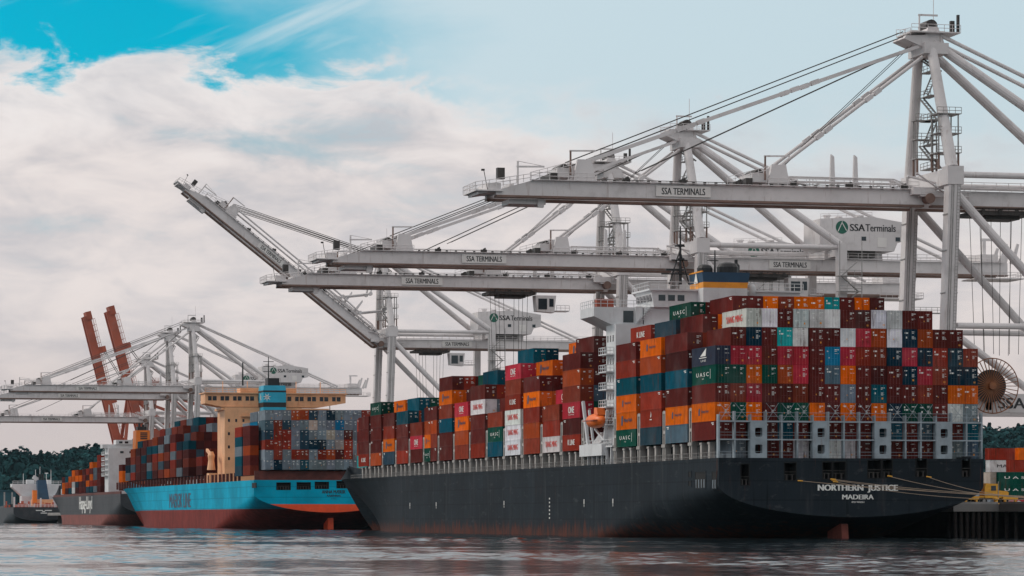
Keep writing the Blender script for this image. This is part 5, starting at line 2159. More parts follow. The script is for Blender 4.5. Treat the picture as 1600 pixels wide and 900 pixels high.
for k, sp in FWD.items():
    for t, it in enumerate(sp.split(',')):
        c, br = it[0], BR.get(it[1:])
        lab = '%s container%s, %s tier of %s stack left of lifeboat' % (NAME[c], BRAND_WORDS.get(br, ''), ORD[t + 1], ORD[k + 1])
        container(COLX[0], BAYS_F[k], Z1 + CH * t, c, uniq(lab), GRP_P, doors=1, brand=br)
    for i, t, c, br in FWD_IN.get(k, ()):
        lab = '%s container%s, %s tier, %s row behind %s stack left of lifeboat' % (
            NAME[c], BRAND_WORDS.get(br, '') if br else '', ORD[t], ORD[i], ORD[k + 1])
        container(COLX[i], BAYS_F[k], Z1 + CH * (t - 1), c, uniq(lab), GRP_P, doors=1, brand=br or None)
# short containers, two to a bay
for h, sp in ((0, 'MBoM'), (1, 'GOoM')):
    for t, c in enumerate(sp):
        br = 'uasc' if c == 'G' else 'haps' if c == 'O' else None
        lab = 'short %s container%s, %s tier of the split stack, %s half' % (NAME[c], BRAND_WORDS.get(br, ''), ORD[t + 1], 'right' if h == 0 else 'left')
        container(COLX[0], BAYS_F[8] + 6.13 * h, Z1 + CH * t, c, uniq(lab), GRP_P, doors=1, brand=br, short=True)
for t, c in enumerate('CRMR'):
    container(COLX[1], BAYS_F[14] - 0.4, Z1 + CH * t, c, uniq('%s container, %s tier of the foremost stack near the bow' % (NAME[c], ORD[t + 1])), GRP_P, doors=1)

# hidden inner rows carry the high ones
rf = random.Random(21)
WARM = 'MMMmmBBRoOTNGsgP'
taken = {}
for k in (1, 2, 3):
    for i, t, c, br in AFT_IN[k]:
        taken[('A', k, i, t)] = 1
for k in FWD_IN:
    for i, t, c, br in FWD_IN[k]:
        taken[('F', k, i, t)] = 1
for k in (1, 2, 3):
    for i in range(1, 17):
        for t in range(1, 8):
            top = 6 if i < 3 or i > 13 else 7
            if k > 1:
                top = 6
            if k == 2 and i == 2:
                top = 7
            if t <= top and ('A', k, i, t) not in taken:
                FILL.box(COLX[i], BAYS_A[k], Z1 + CH * (t - 1), rf.choice(WARM), detail=False)
for k in range(15):
    base_h = len(FWD[k].split(',')) if k in FWD else 4
    for i in range(1, 13 if k < 13 else 9):
        ind = [t for (a, kk, ii, t) in taken if a == 'F' and kk == k and ii == i]
        top = max(ind) - 1 if ind else base_h - 1
        if k == 14 and i == 1:
            continue
        for t in range(1, top + 1):
            if ('F', k, i, t) not in taken:
                FILL.box(COLX[i], BAYS_F[k], Z1 + CH * (t - 1), rf.choice(WARM), detail=i < 3)

# ------------------------------------------------------------------ light blue ship
P2, Y2 = 151.0, 911.0
D2 = 13.6
xc2 = P2 + BEAM / 2
ship2 = thing('container_ship', (xc2, Y2, 0), 'light blue container ship with red bottom paint and a peach bridge, behind the grey bow', 'container ship', 'container ships moored along the quay')
build_hull(ship2, P2, BEAM, Y2, 'hull_light_blue', 'deck_red', Dk=D2, y_dk=1190, y_tip=1346, z_tip=17.5, y_wl=1120, y_stem=1290, k0=4.6, hb0=5.2, n0=1.8, sheer0=1200)


def hole2(px0, px1, py0, py1):
    u0, u1, v0, v1 = 350 + px0 / 3, 350 + px1 / 3, 550 + py0 / 3, 550 + py1 / 3
    x0, x1 = xu(u0, Y2), xu(u1, Y2)
    return (x0, x1, zv(v1, x0, Y2), zv(v0, x0, Y2))


tr2 = build_transom(ship2, P2, BEAM, Y2, D2, 'hull_light_blue', [hole2(*q) for q in ((247, 311, 613, 645), (342, 405, 612, 643), (427, 490, 610, 640), (529, 592, 606, 637))], k0=4.6, hb0=5.2, n0=1.8)
lettering('ANNA MÆRSK', xu(540, Y2) - xu(503, Y2), 0.95, 'lettering_black', tr2, (xu(521.5, Y2), Y2 - 0.03, zv(768.5, 173, Y2)), bold=0.02)
lettering('AABENRAA', xu(533, Y2) - xu(511, Y2), 0.6, 'lettering_black', tr2, (xu(521.5, Y2), Y2 - 0.03, zv(774.5, 173, Y2)), bold=0.02)
lettering('IMO', 1.6, 0.3, 'lettering_black', tr2, (xu(521.5, Y2), Y2 - 0.03, zv(779.5, 173, Y2)))
ya, yb_ = yu(298, P2), yu(265, P2)
lettering('MAERSK LINE', yb_ - ya, 4.6, 'lettering_navy', ship2, (P2 - 0.05, (ya + yb_) / 2, 8.6), FACE_PORT, bold=0.03)
# red lower edge of the stern plate
b = MB()
hb_, k_ = 5.2, 4.6
prev = None
for t in np.linspace(-0.93, 0.93, 40):
    x = xc2 + BEAM / 2 * t
    q = abs(t)
    z = k_ + hb_ * (1 - (1 - q ** 1.8) ** (1 / 1.8))
    zt_ = 6.9 if z < 6.9 else z
    cur = (x, z, zt_)
    if prev:
        b.add([(prev[0], Y2 - 0.02, prev[1]), (cur[0], Y2 - 0.02, cur[1]), (cur[0], Y2 - 0.02, cur[2]), (prev[0], Y2 - 0.02, prev[2])], [(0, 1, 2, 3)])
    prev = cur
plain('boot_red', (232, 78, 28), 0.5, 0, 0.08, 0.3)
b.build('boot_stripe', 'boot_red', tr2)
b = MB()
b.prism([(Y2 + 5, -2), (Y2 + 12, -2), (Y2 + 12, 3.4), (Y2 + 8, 4.4), (Y2 + 5.6, 4.2)], 0, xu(517, Y2 + 5) - 0.8, xu(517, Y2 + 5) + 0.8)
b.build('rudder', 'boot_red', ship2)
b = MB()
b.box(P2 + 0.6, P2 + BEAM - 0.6, Y2 + 2.5, Y2 + 3.0, D2 - 0.2, 16.2)
b.build('bulkhead', 'deck_red', ship2)
b = MB()
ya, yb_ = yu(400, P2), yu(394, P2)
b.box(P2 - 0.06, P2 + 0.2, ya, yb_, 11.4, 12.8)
b.build('mooring_opening', 'shadow_interior', ship2)  # dark plate on the hull, painted as the shade of an opening
# peach bridge house
b = MB()
y3 = 992.0
xa, xb = xu(351, y3), xu(468, y3)
b.box(xa, xb, y3, y3 + 14, D2 - 0.2, 36.4)
for z in (22, 26, 30, 33.6):
    b.box(xa + 5.0, xb, y3 - 1.4, y3 - 0.01, z, z + 0.25)
    b.rail((xa + 5.0, y3 - 1.4, z + 0.2), (xb, y3 - 1.4, z + 0.2), 1.1, 1.5, 0.06)
b.box(xa - 0.8, xb + 0.8, y3 + 0.4, y3 + 14.5, 35.6, 36.3)
b.prism([(xb, 33.0), (xb + 10, 36.2), (xb, 36.2)], 1, y3 + 1, y3 + 5)
h3 = b.build('superstructure', 'peach_paint', ship2)
b = MB()
for z in (20.5, 24, 28, 32):
    for q in range(3):
        b.box(xa + 1.0 + q * 2.2, xa + 1.6 + q * 2.2, y3 - 0.06, y3 + 0.1, z, z + 0.9)
b.build('window', 'glass_dark', h3)
b = MB()
x0_, x1_ = xu(322, y3), xu(542, y3)
b.prism([(x0_, 37.6), (x0_ + 5, 36.6), (x1_ - 8, 36.6), (x1_, 38.0), (x1_, 40.6), (x0_, 40.6)], 1, y3 + 2, y3 + 11)
b.box(x0_ + 11, x1_ - 15, y3 + 3, y3 + 10, 40.6, 42.4)
b.box(x0_ - 0.4, x1_ + 0.4, y3 + 1.2, y3 + 12, 40.61, 40.9)
b.rail((x0_, y3 + 2, 40.9), (x1_, y3 + 2, 40.9), 1.3, 1.8, 0.06)
for xx in np.arange(x0_ + 2, x1_ - 1, 3.8):
    b.box(xx, xx + 0.25, y3 + 1.8, y3 + 1.99, 37.4, 40.6)
for xx in np.arange(x0_ + 6, x1_ - 6, 7.5):
    b.tube((xx, y3 + 6, 40.9), (xx, y3 + 6, 44.5), 0.12, n=4)
br2 = b.build('bridge', 'peach_paint', ship2)
b = MB()
for xx in np.arange(x0_ + 0.9, x1_ - 3, 3.8):
    b.box(xx, xx + 2.6, y3 + 1.92, y3 + 2.3, 38.5, 39.8)
b.build('window', 'glass_dark', br2)
b = MB()
fxx0, fxx1, fy = xu(411.5, 985.0), xu(447, 985.0), 985.0
b.mi = 0
zz = [zv(v, 165, fy) for v in (700, 636, 628.5, 612.5, 602, 590)]
b.box(fxx0, fxx1, fy, fy + 9, zz[0], zz[1])
b.mi = 1
b.box(fxx0, fxx1, fy, fy + 9, zz[1], zz[2])
b.mi = 0
b.box(fxx0, fxx1, fy, fy + 9, zz[2], zz[3])
b.mi = 1
b.box(fxx0 - 0.05, fxx1 + 0.05, fy - 0.05, fy + 9.05, zz[3], zz[3] + 0.5)
b.mi = 0
b.hexa([(fxx0, fy, zz[3] + .5), (fxx1, fy, zz[3] + .5), (fxx1, fy + 9, zz[3] + .5), (fxx0, fy + 9, zz[3] + .5), (fxx0 + .2, fy + .2, zz[4]), (fxx1 - .2, fy + .2, zz[4]), (fxx1 - .2, fy + 8.8, zz[4]), (fxx0 + .2, fy + 8.8, zz[4])])
b.mi = 1
b.box(fxx0 + 1.7, fxx1 - 1.7, fy + 2, fy + 7, zz[4], zz[5])
f2 = b.build('funnel', ['sky_blue_paint', 'black_paint'], ship2)
b = MB()
for k in range(7):
    a = 2 * math.pi * k / 7 + 0.22
    b.prism([(0.25 * math.cos(a + 1.57), 0.25 * math.sin(a + 1.57)), (0.25 * math.cos(a - 1.57), 0.25 * math.sin(a - 1.57)), (1.35 * math.cos(a), 1.35 * math.sin(a))], 1, -0.04, 0)
me = b.mesh('emblem', 'lettering_white')
link('emblem', me, f2, Vector((fxx0 - 0.03, fy + 4.5, (zz[2] + zz[3]) / 2)) - wloc(f2), FACE_PORT)
link('emblem', me, f2, Vector((fxx0 + 1.1, fy - 0.02, (zz[2] + zz[3]) / 2)) - wloc(f2), FACE_CAM)
b = MB()
b.tube((xu(423, fy), fy + 4, zz[4]), (xu(423, fy), fy + 4, zz[5] + 6.5), 0.25, 0.12, n=5)
for z in (2.0, 3.6, 5.0):
    b.tube((xu(423, fy) - 1.6, fy + 4, zz[5] + z), (xu(423, fy) + 1.6, fy + 4, zz[5] + z), 0.1, n=4)
b.tube((xu(386, fy), fy + 8, 43), (xu(386, fy), fy + 8, 50), 0.3, 0.2, n=5)
b.build('mast', 'black_paint', ship2)
# deck crane of the light blue ship and side posts
b = MB()
yq = yu(327, P2 + 1)
b.box(P2 + 0.6, P2 + 3.0, yq - 2.5, yq + 2.5, D2, D2 + 3.0)
b.lathe((P2 + 1.6, yq, D2 + 4), [(1.3, 0), (0.9, 3), (1.1, 4.4), (0.6, 5.6)], n=10)
b.beam((P2 + 1.6, yq, D2 + 8.4), (P2 + 1.2, yq + 6, D2 + 10.2), 0.7, 0.8)
b.build('provision_crane', 'peach_paint', ship2)
b = MB()
b.box(-0.35, 0.35, 0, 0.9, 0, 2.6)
me = b.mesh('stanchion', 'deck_red')
for y in np.arange(940, 1225, 7.2):
    link('stanchion', me, ship2, Vector((P2 + 0.65, y, D2 - 0.2)) - wloc(ship2))

S2 = ['ggoNogggggsg'] and [
    'gNggTggggggsgMgs.', 'gBgRBgRoMRgMgRs..', 'RRRgSNNgcRgsgM...', 'SRRgSggcgMgggR...', 'sBSggcggbgggRg...', 'gggooSgNgggRg....']
HT2 = 2.77
for t, row in enumerate(S2):
    for i, c in enumerate(row[:13]):
        if c == '.':
            continue
        x = xu(414 + 13.75 * i, Y2 + 0.6) + 1.22
        z = zv(734 - 15.45 * t, x, Y2) + 0.05
        nm = {'o': 'burnt orange'}.get(c, NAME[c])
        o = container(x, Y2 + 0.6, z, c, uniq('%s container, %s tier and %s column of the light blue ship stern stack' % (nm, ORD[t + 1], ORD[i + 1])),
                      'container ends stacked across the light blue stern', doors=1)
COOL = 'gggsSTTgbMCk'
ME2 = 'MMMMmmmmmBBBBRoTNg'
r2 = random.Random(8)
# port side of the stern block (two bays)
xs2 = xu(414, Y2 + 0.6) + 1.22
for kk in (1, 2):
    for t in range(6 if kk == 1 else 5):
        for i in range(14):
            FILL.box(xs2 + 2.5 * i, Y2 + 0.6 + 13.2 * kk, zv(734 - 15.45 * t, xs2, Y2), r2.choice(COOL), f=r2.uniform(.8, 1.15), detail=i < 1)
for y, cs in ((918.3, 'BMoMM'), (933.0, 'STgTR')):
    for t, c in enumerate(cs):
        FILL.box(P2 + 1.35, y, 13.6 + HT2 * t + 1.4, c, f=r2.uniform(.85, 1.1))
zb2 = 16.3
# low tier between the bulwark and the stern block
for i in range(14):
    if i % 4 != 0:
        FILL.box(xs2 + 2.5 * i, Y2 + 3.2, 13.5, r2.choice('SkM'), L=8, f=0.8)
# bays ahead of the stern block
for bk, (y, hts) in enumerate([(0, 0), (0, 0)] + [(1010.0 + 14.45 * j, h) for j, h in enumerate((2, 3, 4, 4, 5, 5, 5, 5, 4, 4, 4, 4, 3))]):
    for i in range(0, 15):
        ex = 0
        if bk >= 4:
            ex = (0, 1, 1, 2, 2, 2, 2, 2)[min(i, 7)]
        if bk >= 12:
            ex = min(ex, 1)
        top = hts + ex
        if bk == 3 and i < 2:
            top = 0
        for t in range(top):
            inner = i > 3 and t < top - 1
            if i > 6 and t < top - 2:
                continue
            c = r2.choice('Tgs' if (t + bk * 3 + i) % 5 == 0 else ME2)
            FILL.box(P2 + 1.6 + 2.5 * i, y, zb2 + HT2 * t, c, f=r2.uniform(.55, 0.95), detail=not inner, H=HT2 + 0.06)

# ------------------------------------------------------------------ far grey ship with orange funnel
P3, Y3, B3 = 172.0, 1375.0, 32.2
D3 = zv(771.5, P3, Y3)
ship3 = thing('container_ship', (P3 + B3 / 2, Y3, 0), 'far grey container ship with a white bridge and orange funnel behind the light blue bow', 'container ship', 'container ships moored along the quay')
build_hull(ship3, P3, B3, Y3, 'hull_iron_grey', 'deck_red', Dk=D3, y_dk=1640, y_tip=1762, z_tip=zv(757, 188, 1750), y_wl=1590, y_stem=1715, k0=4.2, hb0=5.5, n0=1.9)
build_transom(ship3, P3, B3, Y3, D3, 'hull_iron_grey', [], k0=4.2, hb0=5.5, n0=1.9)
ya, yb_ = yu(144, P3), yu(124, P3)
lettering('Hapag-Lloyd', yb_ - ya, 7.6, 'lettering_white', ship3, (P3 - 0.05, (ya + yb_) / 2, zv(789, P3, (ya + yb_) / 2)), FACE_PORT, bold=0.03)
ys3 = 1428.0
b = MB()


def z3(v, y=ys3, x=P3):
    return zv(v, x, y)


x0_, x1_ = P3 + 1.5, P3 + B3 - 1.5
b.box(x0_, x1_, ys3, ys3 + 13, D3, z3(700))
b.box(x0_ - 2.2, x1_ + 2.2, ys3 + 3, ys3 + 11, z3(700), z3(694))
b.box(x0_ + 3.5, x1_ - 2, ys3 + 2, ys3 + 11, z3(694), z3(687))
for v in (744, 736, 728, 720, 711):
    b.box(x0_ - 1.6, x0_, ys3 + 2, ys3 + 12, z3(v), z3(v) + 0.4)
    b.rail((x0_ - 1.6, ys3 + 2, z3(v) + 0.3), (x0_ - 1.6, ys3 + 12, z3(v) + 0.3), 1.2, 2.4, 0.08)
h4 = b.build('superstructure', 'ship_white', ship3)
b = MB()
for xx, v in ((4.8, 692.5), (7.3, 692.5), (5.0, 708), (9.0, 708), (13, 700)):
    b.box(x0_ + xx, x0_ + xx + 1.5, ys3 + (1.9 if v < 694 else -0.1), ys3 + (2.3 if v < 694 else 0.2), z3(v), z3(v) + 0.9)
b.build('window', 'glass_dark', h4)
b = MB()
yf = 1406.0
xa, xb = xu(211.5, yf), xu(235, yf)
za, zb_ = z3(712, yf), z3(672, yf)
b.hexa([(xa, yf, za), (xb, yf, za), (xb, yf + 10, za), (xa, yf + 10, za), (xa + 0.4, yf, zb_), (xb - 0.2, yf, zb_), (xb - 0.2, yf + 10, zb_), (xa + 0.4, yf + 10, zb_)])
f3 = b.build('funnel', 'orange_fleet', ship3)
b = MB()
for v in (686, 701):
    for q in range(4):
        b.box(xa + 2.1, xb - 1.3, yf - 0.12, yf + 0.1, z3(v, yf) + q * 0.8, z3(v, yf) + q * 0.8 + 0.5)
b.build('louvre', 'black_paint', f3)
b = MB()
b.box(xa + 1.2, xb - 1.4, yf + 2, yf + 8, zb_, zb_ + 1.6)
b.tube((xa + 2.2, yf + 4, zb_), (xa + 2.2, yf + 4, zb_ + 3), 0.5, n=8)
b.tube((xa + 3.8, yf + 4, zb_), (xa + 3.8, yf + 4, zb_ + 2.6), 0.5, n=8)
b.build('exhaust_pipe', 'black_paint', f3)
b = MB()
for z in (D3 - 0.2,):
    b.box(P3 + 0.2, P3 + 0.8, Y3 + 2, 1640, z, z + 1.3)
b.build('bulwark', 'deck_red', ship3)
HAP = 'OOOoMMmgWTSR'
r3 = random.Random(5)
for j in range(13):
    y = 1456 + 14.4 * j
    hts = (6, 4, 5, 4, 4, 3, 4, 4, 4, 3, 3, 3, 2)[j]
    n_in = 11 if j < 10 else 8
    for i in range(n_in):
        if j >= 11 and i < 1:
            continue
        for t in range(hts + (1 if i > 2 and j in (1, 3) else 0)):
            c = r3.choice('MMmR') if j == 0 else r3.choice(HAP)
            FILL.box(P3 + 2.6 + 2.55 * i, y, D3 + 1.4 + 2.7 * t, c, f=r3.uniform(.6, 0.95), H=2.75)
for j in range(1):
    y = 1379 + 14.4 * j
    for i in range(11):
        for t in range(4 if i < 7 else 3):
            c = r3.choice('OOoMm') if i < 6 else r3.choice(HAP)
            FILL.box(P3 + 2.6 + 2.55 * i, y, D3 + 1.4 + 2.7 * t, c, f=r3.uniform(.6, 0.95), H=2.75)

fl = FILL.build('container_stacks')
tag(fl, 'mass of maroon, grey and orange containers stacked on the decks of the moored ships', 'containers', None, 'stuff')

# ------------------------------------------------------------------ tanker seen from astern, far left
Y4, P4, B4 = 1905.0, xu(21, 1905), 31.5
D4 = 9.0
tk = thing('tanker', (P4 + B4 / 2, Y4, 0), 'small black tanker with a white bridge and navy funnel, stern-on at far left', 'tanker')
build_hull(tk, P4, B4, Y4, 'tanker_hull', 'tanker_red', Dk=D4, y_dk=2040, y_tip=2095, z_tip=12, y_wl=2020, y_stem=2080, k0=1.2, hb0=5.0, n0=2.2)
t4 = build_transom(tk, P4, B4, Y4, D4, 'tanker_hull', [], k0=1.2, hb0=5.0, n0=2.2)


def x4(px, y=Y4):
    return xu(px / 5, y)


def z4(py, y=Y4, x=195):
    return zv(660 + py / 5, x, y)


b = MB()
for xa_, xb_, zz_ in ((280, 335, 691), (350, 405, 691), (318, 368, 712), (330, 352, 700)):
    b.box(x4(xa_), x4(xb_), Y4 - 0.08, Y4 + 0.02, z4(zz_), z4(zz_) + 0.5)
b.build('stern_marking', 'lettering_white', t4)
b = MB()
b.box(x4(170, 1935), x4(465, 1935), 1935, 1948, D4, z4(575, 1935))
b.prism([(x4(95, 1938), z4(480, 1938)), (x4(95, 1938), z4(505, 1938)), (x4(170, 1938), z4(575, 1938)), (x4(470, 1938), z4(575, 1938)), (x4(500, 1938), z4(505, 1938)), (x4(500, 1938), z4(480, 1938))], 1, 1938, 1950)
b.box(x4(210, 1940), x4(270, 1940), 1940, 1946, z4(480, 1940), z4(448, 1940))
b.box(x4(372, 1940), x4(402, 1940), 1940, 1946, z4(480, 1940), z4(448, 1940))
b.rail((x4(100, 1938), 1938, z4(480, 1938)), (x4(495, 1938), 1938, z4(480, 1938)), 1.6, 3, 0.1)
b.build('superstructure', 'ship_white', tk)
b = MB()
b.hexa([(x4(300, 1925), 1925, z4(600, 1925)), (x4(385, 1925), 1925, z4(600, 1925)), (x4(385, 1925), 1933, z4(600, 1925)), (x4(300, 1925), 1933, z4(600, 1925)),
        (x4(293, 1925), 1926, z4(450, 1925)), (x4(362, 1925), 1926, z4(450, 1925)), (x4(362, 1925), 1933, z4(450, 1925)), (x4(293, 1925), 1933, z4(450, 1925))])
ft = b.build('funnel', 'navy_paint', tk)
b = MB()
b.tube((x4(312, 1928), 1928, z4(450, 1928)), (x4(308, 1928), 1928, z4(405, 1928)), 0.7, n=8)
b.tube((x4(335, 1928), 1928, z4(450, 1928)), (x4(332, 1928), 1928, z4(402, 1928)), 0.7, n=8)
b.build('exhaust_pipe', 'black_paint', ft)
b = MB()
for px, top in ((278, 370), (312, 345), (362, 395), (182, 400), (398, 370)):
    b.tube((x4(px, 1944), 1944, D4 + 4), (x4(px, 1944), 1944, z4(top, 1944)), 0.28, 0.15, n=5)
b.tube((x4(350, 1944), 1944, z4(397, 1944)), (x4(376, 1944), 1944, z4(397, 1944)), 0.25, n=4)
b.beam((x4(258, 1930), 1930, z4(425, 1930)), (x4(300, 1930), 1930, z4(448, 1930)), 1.6, 2.2)
b.build('mast', 'ship_white', tk)
b = MB()
b.box(x4(250, 1920), x4(415, 1920), 1920, 1926, z4(655, 1920), z4(602, 1920))
b.build('deckhouse', 'peach_paint', tk)
b = MB()
b.box(x4(258, 1918), x4(290, 1918), 1918, 1924, z4(628, 1918), z4(530, 1918))
b.build('lifeboat_ramp', 'orange_fleet', tk)
b = MB()
rt_ = random.Random(3)
for q in range(40):
    px = rt_.uniform(25, 520)
    y = rt_.uniform(1907, 1930)
    b.box(x4(px, y), x4(px + rt_.uniform(4, 22), y), y, y + 1.5, D4 - 0.2, D4 + rt_.uniform(0.8, 3.6))
b.build('deck_fitting', 'tanker_red', tk)
b = MB()
for q in range(14):
    px = rt_.uniform(105, 500)
    y = rt_.uniform(1907, 1930)
    b.box(x4(px, y), x4(px + rt_.uniform(4, 12), y), y, y + 1.5, D4 - 0.2, D4 + rt_.uniform(1.5, 6))
b.rail((P4 + 0.5, Y4 + 0.4, D4 - 0.1), (P4 + B4 - 0.5, Y4 + 0.4, D4 - 0.1), 1.4, 2.2, 0.1)
b.build('deck_fitting', 'ship_white', tk)
# teal shed on the shore behind the tanker
b = MB()
yd = 2150
xa, xb = xu(-60, yd), xu(25, yd)
b.box(xa, xb, yd, yd + 40, 1.0, zv(767, xb, yd))
b.prism([(xa - 1, zv(767, xb, yd)), (xb + 1, zv(767, xb, yd)), ((xa + xb) / 2, zv(764, xb, yd))], 1, yd - 1, yd + 41)
plain('shed_teal', (26, 72, 84), 0.7, 0, 0.1, 0.2)
sh = b.build('wall', 'shed_teal')
sh.name = 'shed'
tag(sh, 'dark teal shed on the far shore behind the tanker at the left edge', 'shed')
b = MB()
for q in range(7):
    xx = xa + (xb - xa) * (q + 0.5) / 7
    b.box(xx - 0.5, xx + 0.5, yd - 0.2, yd + 0.2, 6, zv(769, xb, yd))
b.build('pilaster', 'galvanised', sh)
b = MB()
b.box(xu(-200, 2120), 900, 2120, 2330, -3, 1.2)
tag(b.build('far_shore', 'concrete'), kind='structure')

# ------------------------------------------------------------------ on the quay at the right
def yard(u0, u1, v0, v1, y, code, label, text=None, endon=False, tcol='lettering_white'):
    """container lying across the view; y = its near long side"""
    x0 = xu(u0, y)
    x1 = xu(u1, y)
    z0 = zv(v1, x0, y)
    h = zv(v0, x0, y) - z0
    c = lin(PAINT[code][1]) + (1,)
    if endon:
        o = leaf('shipping_container', ME_BODY, None, ((x0 + x1) / 2, y, z0), c)
        leaf('marking', ME_MARK[1], o, (0, 0, 0), (1, 1, 1, 1))
        for s in (0, 1):
            d = leaf('door', ME_DOORB, o, ((-CW / 2 + 0.14), 0, 0) if s == 0 else ((CW / 2 - 0.14), 0, 0), c)
            if s:
                d.scale = (-1, 1, 1)
    else:
        # long side faces the camera: rotate a quarter turn
        o = leaf('shipping_container', ME_BODY, None, (x0, y + CW / 2, z0), c, -math.pi / 2)
        for s in (0, 1):
            d = leaf('door', ME_DOORB, o, ((-CW / 2 + 0.14), 0, 0) if s == 0 else ((CW / 2 - 0.14), 0, 0), c)
            if s:
                d.scale = (-1, 1, 1)
        if text:
            me = text_mesh(text, 7.0 if len(text) < 8 else 8.5, 0.75, tcol, bold=0.015)
            q = link('lettering', me, o, (CW / 2 + 0.006, 5.5, 1.45), math.pi / 2)
    tag(o, label, 'container', 'containers standing on the quay behind the stern')


YQ = 745.0
HTP = CH * F_PX / depth(265, YQ)
vb = V_H - (QUAY_Z + 0.02 - CAM_Z) * F_PX / depth(275, YQ)
for t, (u0, u1, c, lab, tx) in enumerate((
        (1560, 0, 'P', 'dull red container with white lettering at the bottom of the quay stack', 'ONE'),
        (1562, 0, 'G', 'green lettered container on the quay, lower of the two green ones', 'U A S C |'),
        (1562, 0, 'G', 'green lettered container on the quay, upper of the two green ones', 'U A S C |'),
        (1578, 0, 'R', 'plain rust red container on top of the two green containers on the quay', None),
        (1592, 0, 'O', 'orange container topmost on the quay at the right edge', None))):
    yard(u0, u0 + 62, vb - HTP * (t + 1), vb - HTP * t, YQ, c, lab, tx)
for t, (c, lab) in enumerate((('g', 'light grey container at the foot of the door-end column on the quay'), ('g', 'light grey container second in the door-end column on the quay'), ('c', 'cream grey container third in the door-end column on the quay'))):
    yard(1548.5, 1561, vb - HTP * (t + 1), vb - HTP * t, YQ + 2, c, lab, None, True)
yard(1546, 1567, vb - HTP * 4, vb - HTP * 3, YQ + 16, 'W', 'white container with dark lettering under the rust red one on the quay', 'MAERSK', False, 'lettering_black')
yard(1545, 1580, vb - HTP * 5, vb - HTP * 4, YQ + 16, 'R', 'rust red container on top of the white lettered one on the quay')
for t in range(3):
    yard(1546, 1567, vb - HTP * (t + 1), vb - HTP * t, YQ + 18.6, 'BMk'[t], '%s container, %s tier of the pile hidden behind the grey door ends on the quay' % (NAME['BMk'[t]], ORD[t + 1]))

# yellow tractor truck near the quay end, facing left of the picture
ty = 506.0
tx0 = xu(1533.5, ty)
tz = QUAY_Z
trk = thing('truck', (tx0 + 3, ty, tz), 'yellow long nosed tractor truck parked at the end of the quay', 'truck')
b = MB()
b.box(tx0 - 0.2, tx0 + 7.2, ty - 0.45, ty + 0.45, tz + 0.75, tz + 1.05)
b.build('chassis', 'dark_gear', trk)
b = MB()
b.prism([(tx0 + 0.1, tz + 1.0), (tx0 + 2.3, tz + 1.0), (tx0 + 2.4, tz + 3.3), (tx0 + 0.3, tz + 3.4), (tx0 + 0.1, tz + 2.6)], 1, ty - 1.15, ty + 1.15)
b.prism([(tx0 + 2.31, tz + 1.0), (tx0 + 4.3, tz + 1.0), (tx0 + 4.35, tz + 1.9), (tx0 + 4.1, tz + 2.1), (tx0 + 2.37, tz + 2.25)], 1, ty - 0.95, ty + 0.95)
cb = b.build('cab', 'vehicle_yellow', trk)
b = MB()
b.prism([(tx0 + 1.2, tz + 2.2), (tx0 + 2.1, tz + 2.2), (tx0 + 2.05, tz + 3.0), (tx0 + 1.2, tz + 3.0)], 1, ty - 1.19, ty - 1.1)
b.add([(tx0 + 2.43, ty - 1.0, tz + 2.3), (tx0 + 2.43, ty + 1.0, tz + 2.3), (tx0 + 2.45, ty + 1.0, tz + 3.1), (tx0 + 2.45, ty - 1.0, tz + 3.1)], [(0, 1, 2, 3)])
b.build('window', 'glass_dark', cb)
b = MB()
b.box(tx0 + 4.36, tx0 + 4.6, ty - 1.15, ty + 1.15, tz + 0.6, tz + 0.95)
b.build('bumper', 'galvanised', trk)
b = MB()
b.tube((tx0 + 2.5, ty - 1.05, tz + 1.0), (tx0 + 2.5, ty - 1.05, tz + 3.7), 0.09, n=6)
b.build('exhaust_pipe', 'galvanised', trk)
for wx in (-1.6, -0.2, 3.5):
    for wy in (-1.0, 1.0):
        b = MB()
        b.lathe((tx0 + wx + 0.2, ty + wy, tz + 0.52), [(0.52, -0.18), (0.52, 0.18)], axis=1, n=16)
        wl = b.build('wheel', 'rubber', trk)
        b = MB()
        b.lathe((tx0 + wx + 0.2, ty + wy, tz + 0.52), [(0.27, -0.2), (0.27, 0.2)], axis=1, n=10)
        b.build('rim', 'galvanised', wl)
b = MB()
b.box(tx0 - 3.0, tx0 + 0.0, ty - 1.1, ty + 1.1, tz + 1.06, tz + 1.3)
b.box(tx0 - 3.6, tx0 - 3.0, ty - 1.2, ty + 1.2, tz + 0.9, tz + 1.2)
b.build('flatbed', 'vehicle_yellow', trk)
# bollards along the quay end
bol = MB()
bol.lathe((0, 0, 0), [(0.62, 0), (0.62, 0.12), (0.36, 0.2), (0.32, 0.62), (0.55, 0.82), (0.5, 1.0), (0.2, 1.08)], n=14)
ME_BOL = bol.mesh('bollard', 'vehicle_yellow', smooth=True)
BOLS = []
for k, (x, y, lab) in enumerate(((xu(1496.5, 501.3), 501.3, 'yellow mooring bollard at the left corner of the quay end'), (xu(1556, 501.3), 501.3, 'yellow mooring bollard on the quay edge below the truck'),
                                 (205.6, 476.0, 'yellow mooring bollard at the right holding two stern ropes'), (205.8, 470.0, 'yellow mooring bollard nearest the camera holding four stern ropes'))):
    o = link('bollard', ME_BOL, None, (x, y, QUAY_Z + 0.004))
    tag(o, lab, 'bollard', 'bollards on the quay end')
    BOLS.append(Vector((x, y, QUAY_Z + 0.75)))
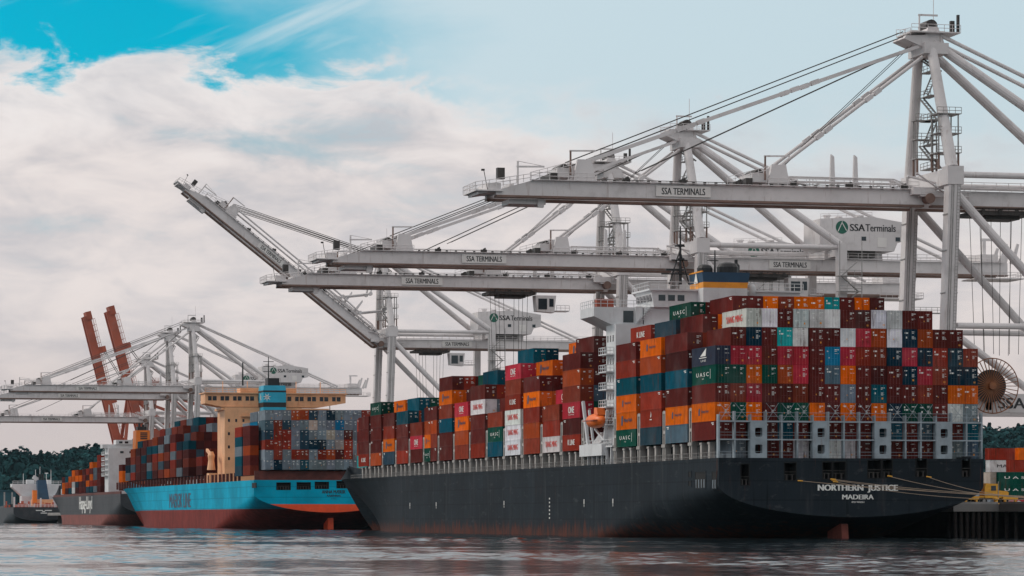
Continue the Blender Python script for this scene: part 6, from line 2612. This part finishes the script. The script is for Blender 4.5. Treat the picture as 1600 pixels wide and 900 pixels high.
# yellow barriers beside the truck
for k, (u, lab) in enumerate(((1517, 'low yellow steel barrier left of the truck on the quay'), (1578, 'low yellow steel barrier right of the truck on the quay'))):
    y = 504.2
    b = MB()
    x = xu(u, y)
    b.box(x - 1.3, x + 1.3, y - 0.3, y + 0.3, QUAY_Z + 0.75, QUAY_Z + 1.2)
    for s in (-0.9, 0.9):
        b.box(x + s - 0.15, x + s + 0.15, y - 0.25, y + 0.25, QUAY_Z + 0.004, QUAY_Z + 0.75)
    o = b.build('barrier', 'vehicle_yellow')
    tag(o, lab, 'barrier', 'yellow barriers on the quay')
# mooring lines sag from the stern openings to the quay
ML = [((1246, 751), 3), ((1297, 748.5), 3), ((1299, 750), 3), ((1386, 743.5), 2), ((1447, 744.5), 2), ((1301, 752.5), 3)]
words = ['lowest mooring rope from the left stern opening across the white lettering', 'mooring rope from the left double opening, topmost of its three', 'mooring rope from the left double opening, middle of its three',
         'mooring rope from the right double opening to the quay', 'mooring rope from the last square opening at the right, shortest', 'mooring rope from the left double opening, lowest of its three']
for n_, (((u, v), bi), wd) in enumerate(zip(ML, words)):
    x = xu(u, Y0)
    p = Vector((x, Y0 - 0.1, zv(v, x, Y0)))
    q = BOLS[bi] + Vector((-0.3, 0, (n_ % 3) * 0.12 - 0.1))
    b = MB()
    prev = p
    for s in range(1, 15):
        t = s / 14
        c = p.lerp(q, t) - Vector((0, 0, (0.35 + 0.18 * n_) * 4 * t * (1 - t)))
        b.tube(prev, c, 0.042, n=6)
        prev = c
    b.mi = 1
    d = (q - p).normalized()
    b.tube(p, p + d * 0.8, 0.10, n=6)
    o = b.build('mooring_rope', ['rope', 'vehicle_yellow'])
    tag(o, wd, 'rope', 'mooring ropes at the stern')

# ------------------------------------------------------------------ sea air: far things fade towards blue
m = bpy.data.materials.new('haze')
m.use_nodes = True
nh = NT(m.node_tree)
oh = nh.node('ShaderNodeOutputMaterial')
pv = nh.node('ShaderNodeVolumePrincipled')
pv.inputs['Color'].default_value = (0.62, 0.86, 1.0, 1)
pv.inputs['Density'].default_value = 0.00001
pv.inputs['Anisotropy'].default_value = 0.2
nh.link(pv.outputs[0], oh.inputs['Volume'])
MATS['haze'] = m
b = MB()
b.box(-9100, 12100, -400, 16100, -4, 140)
tag(b.build('haze', 'haze'), kind='stuff')
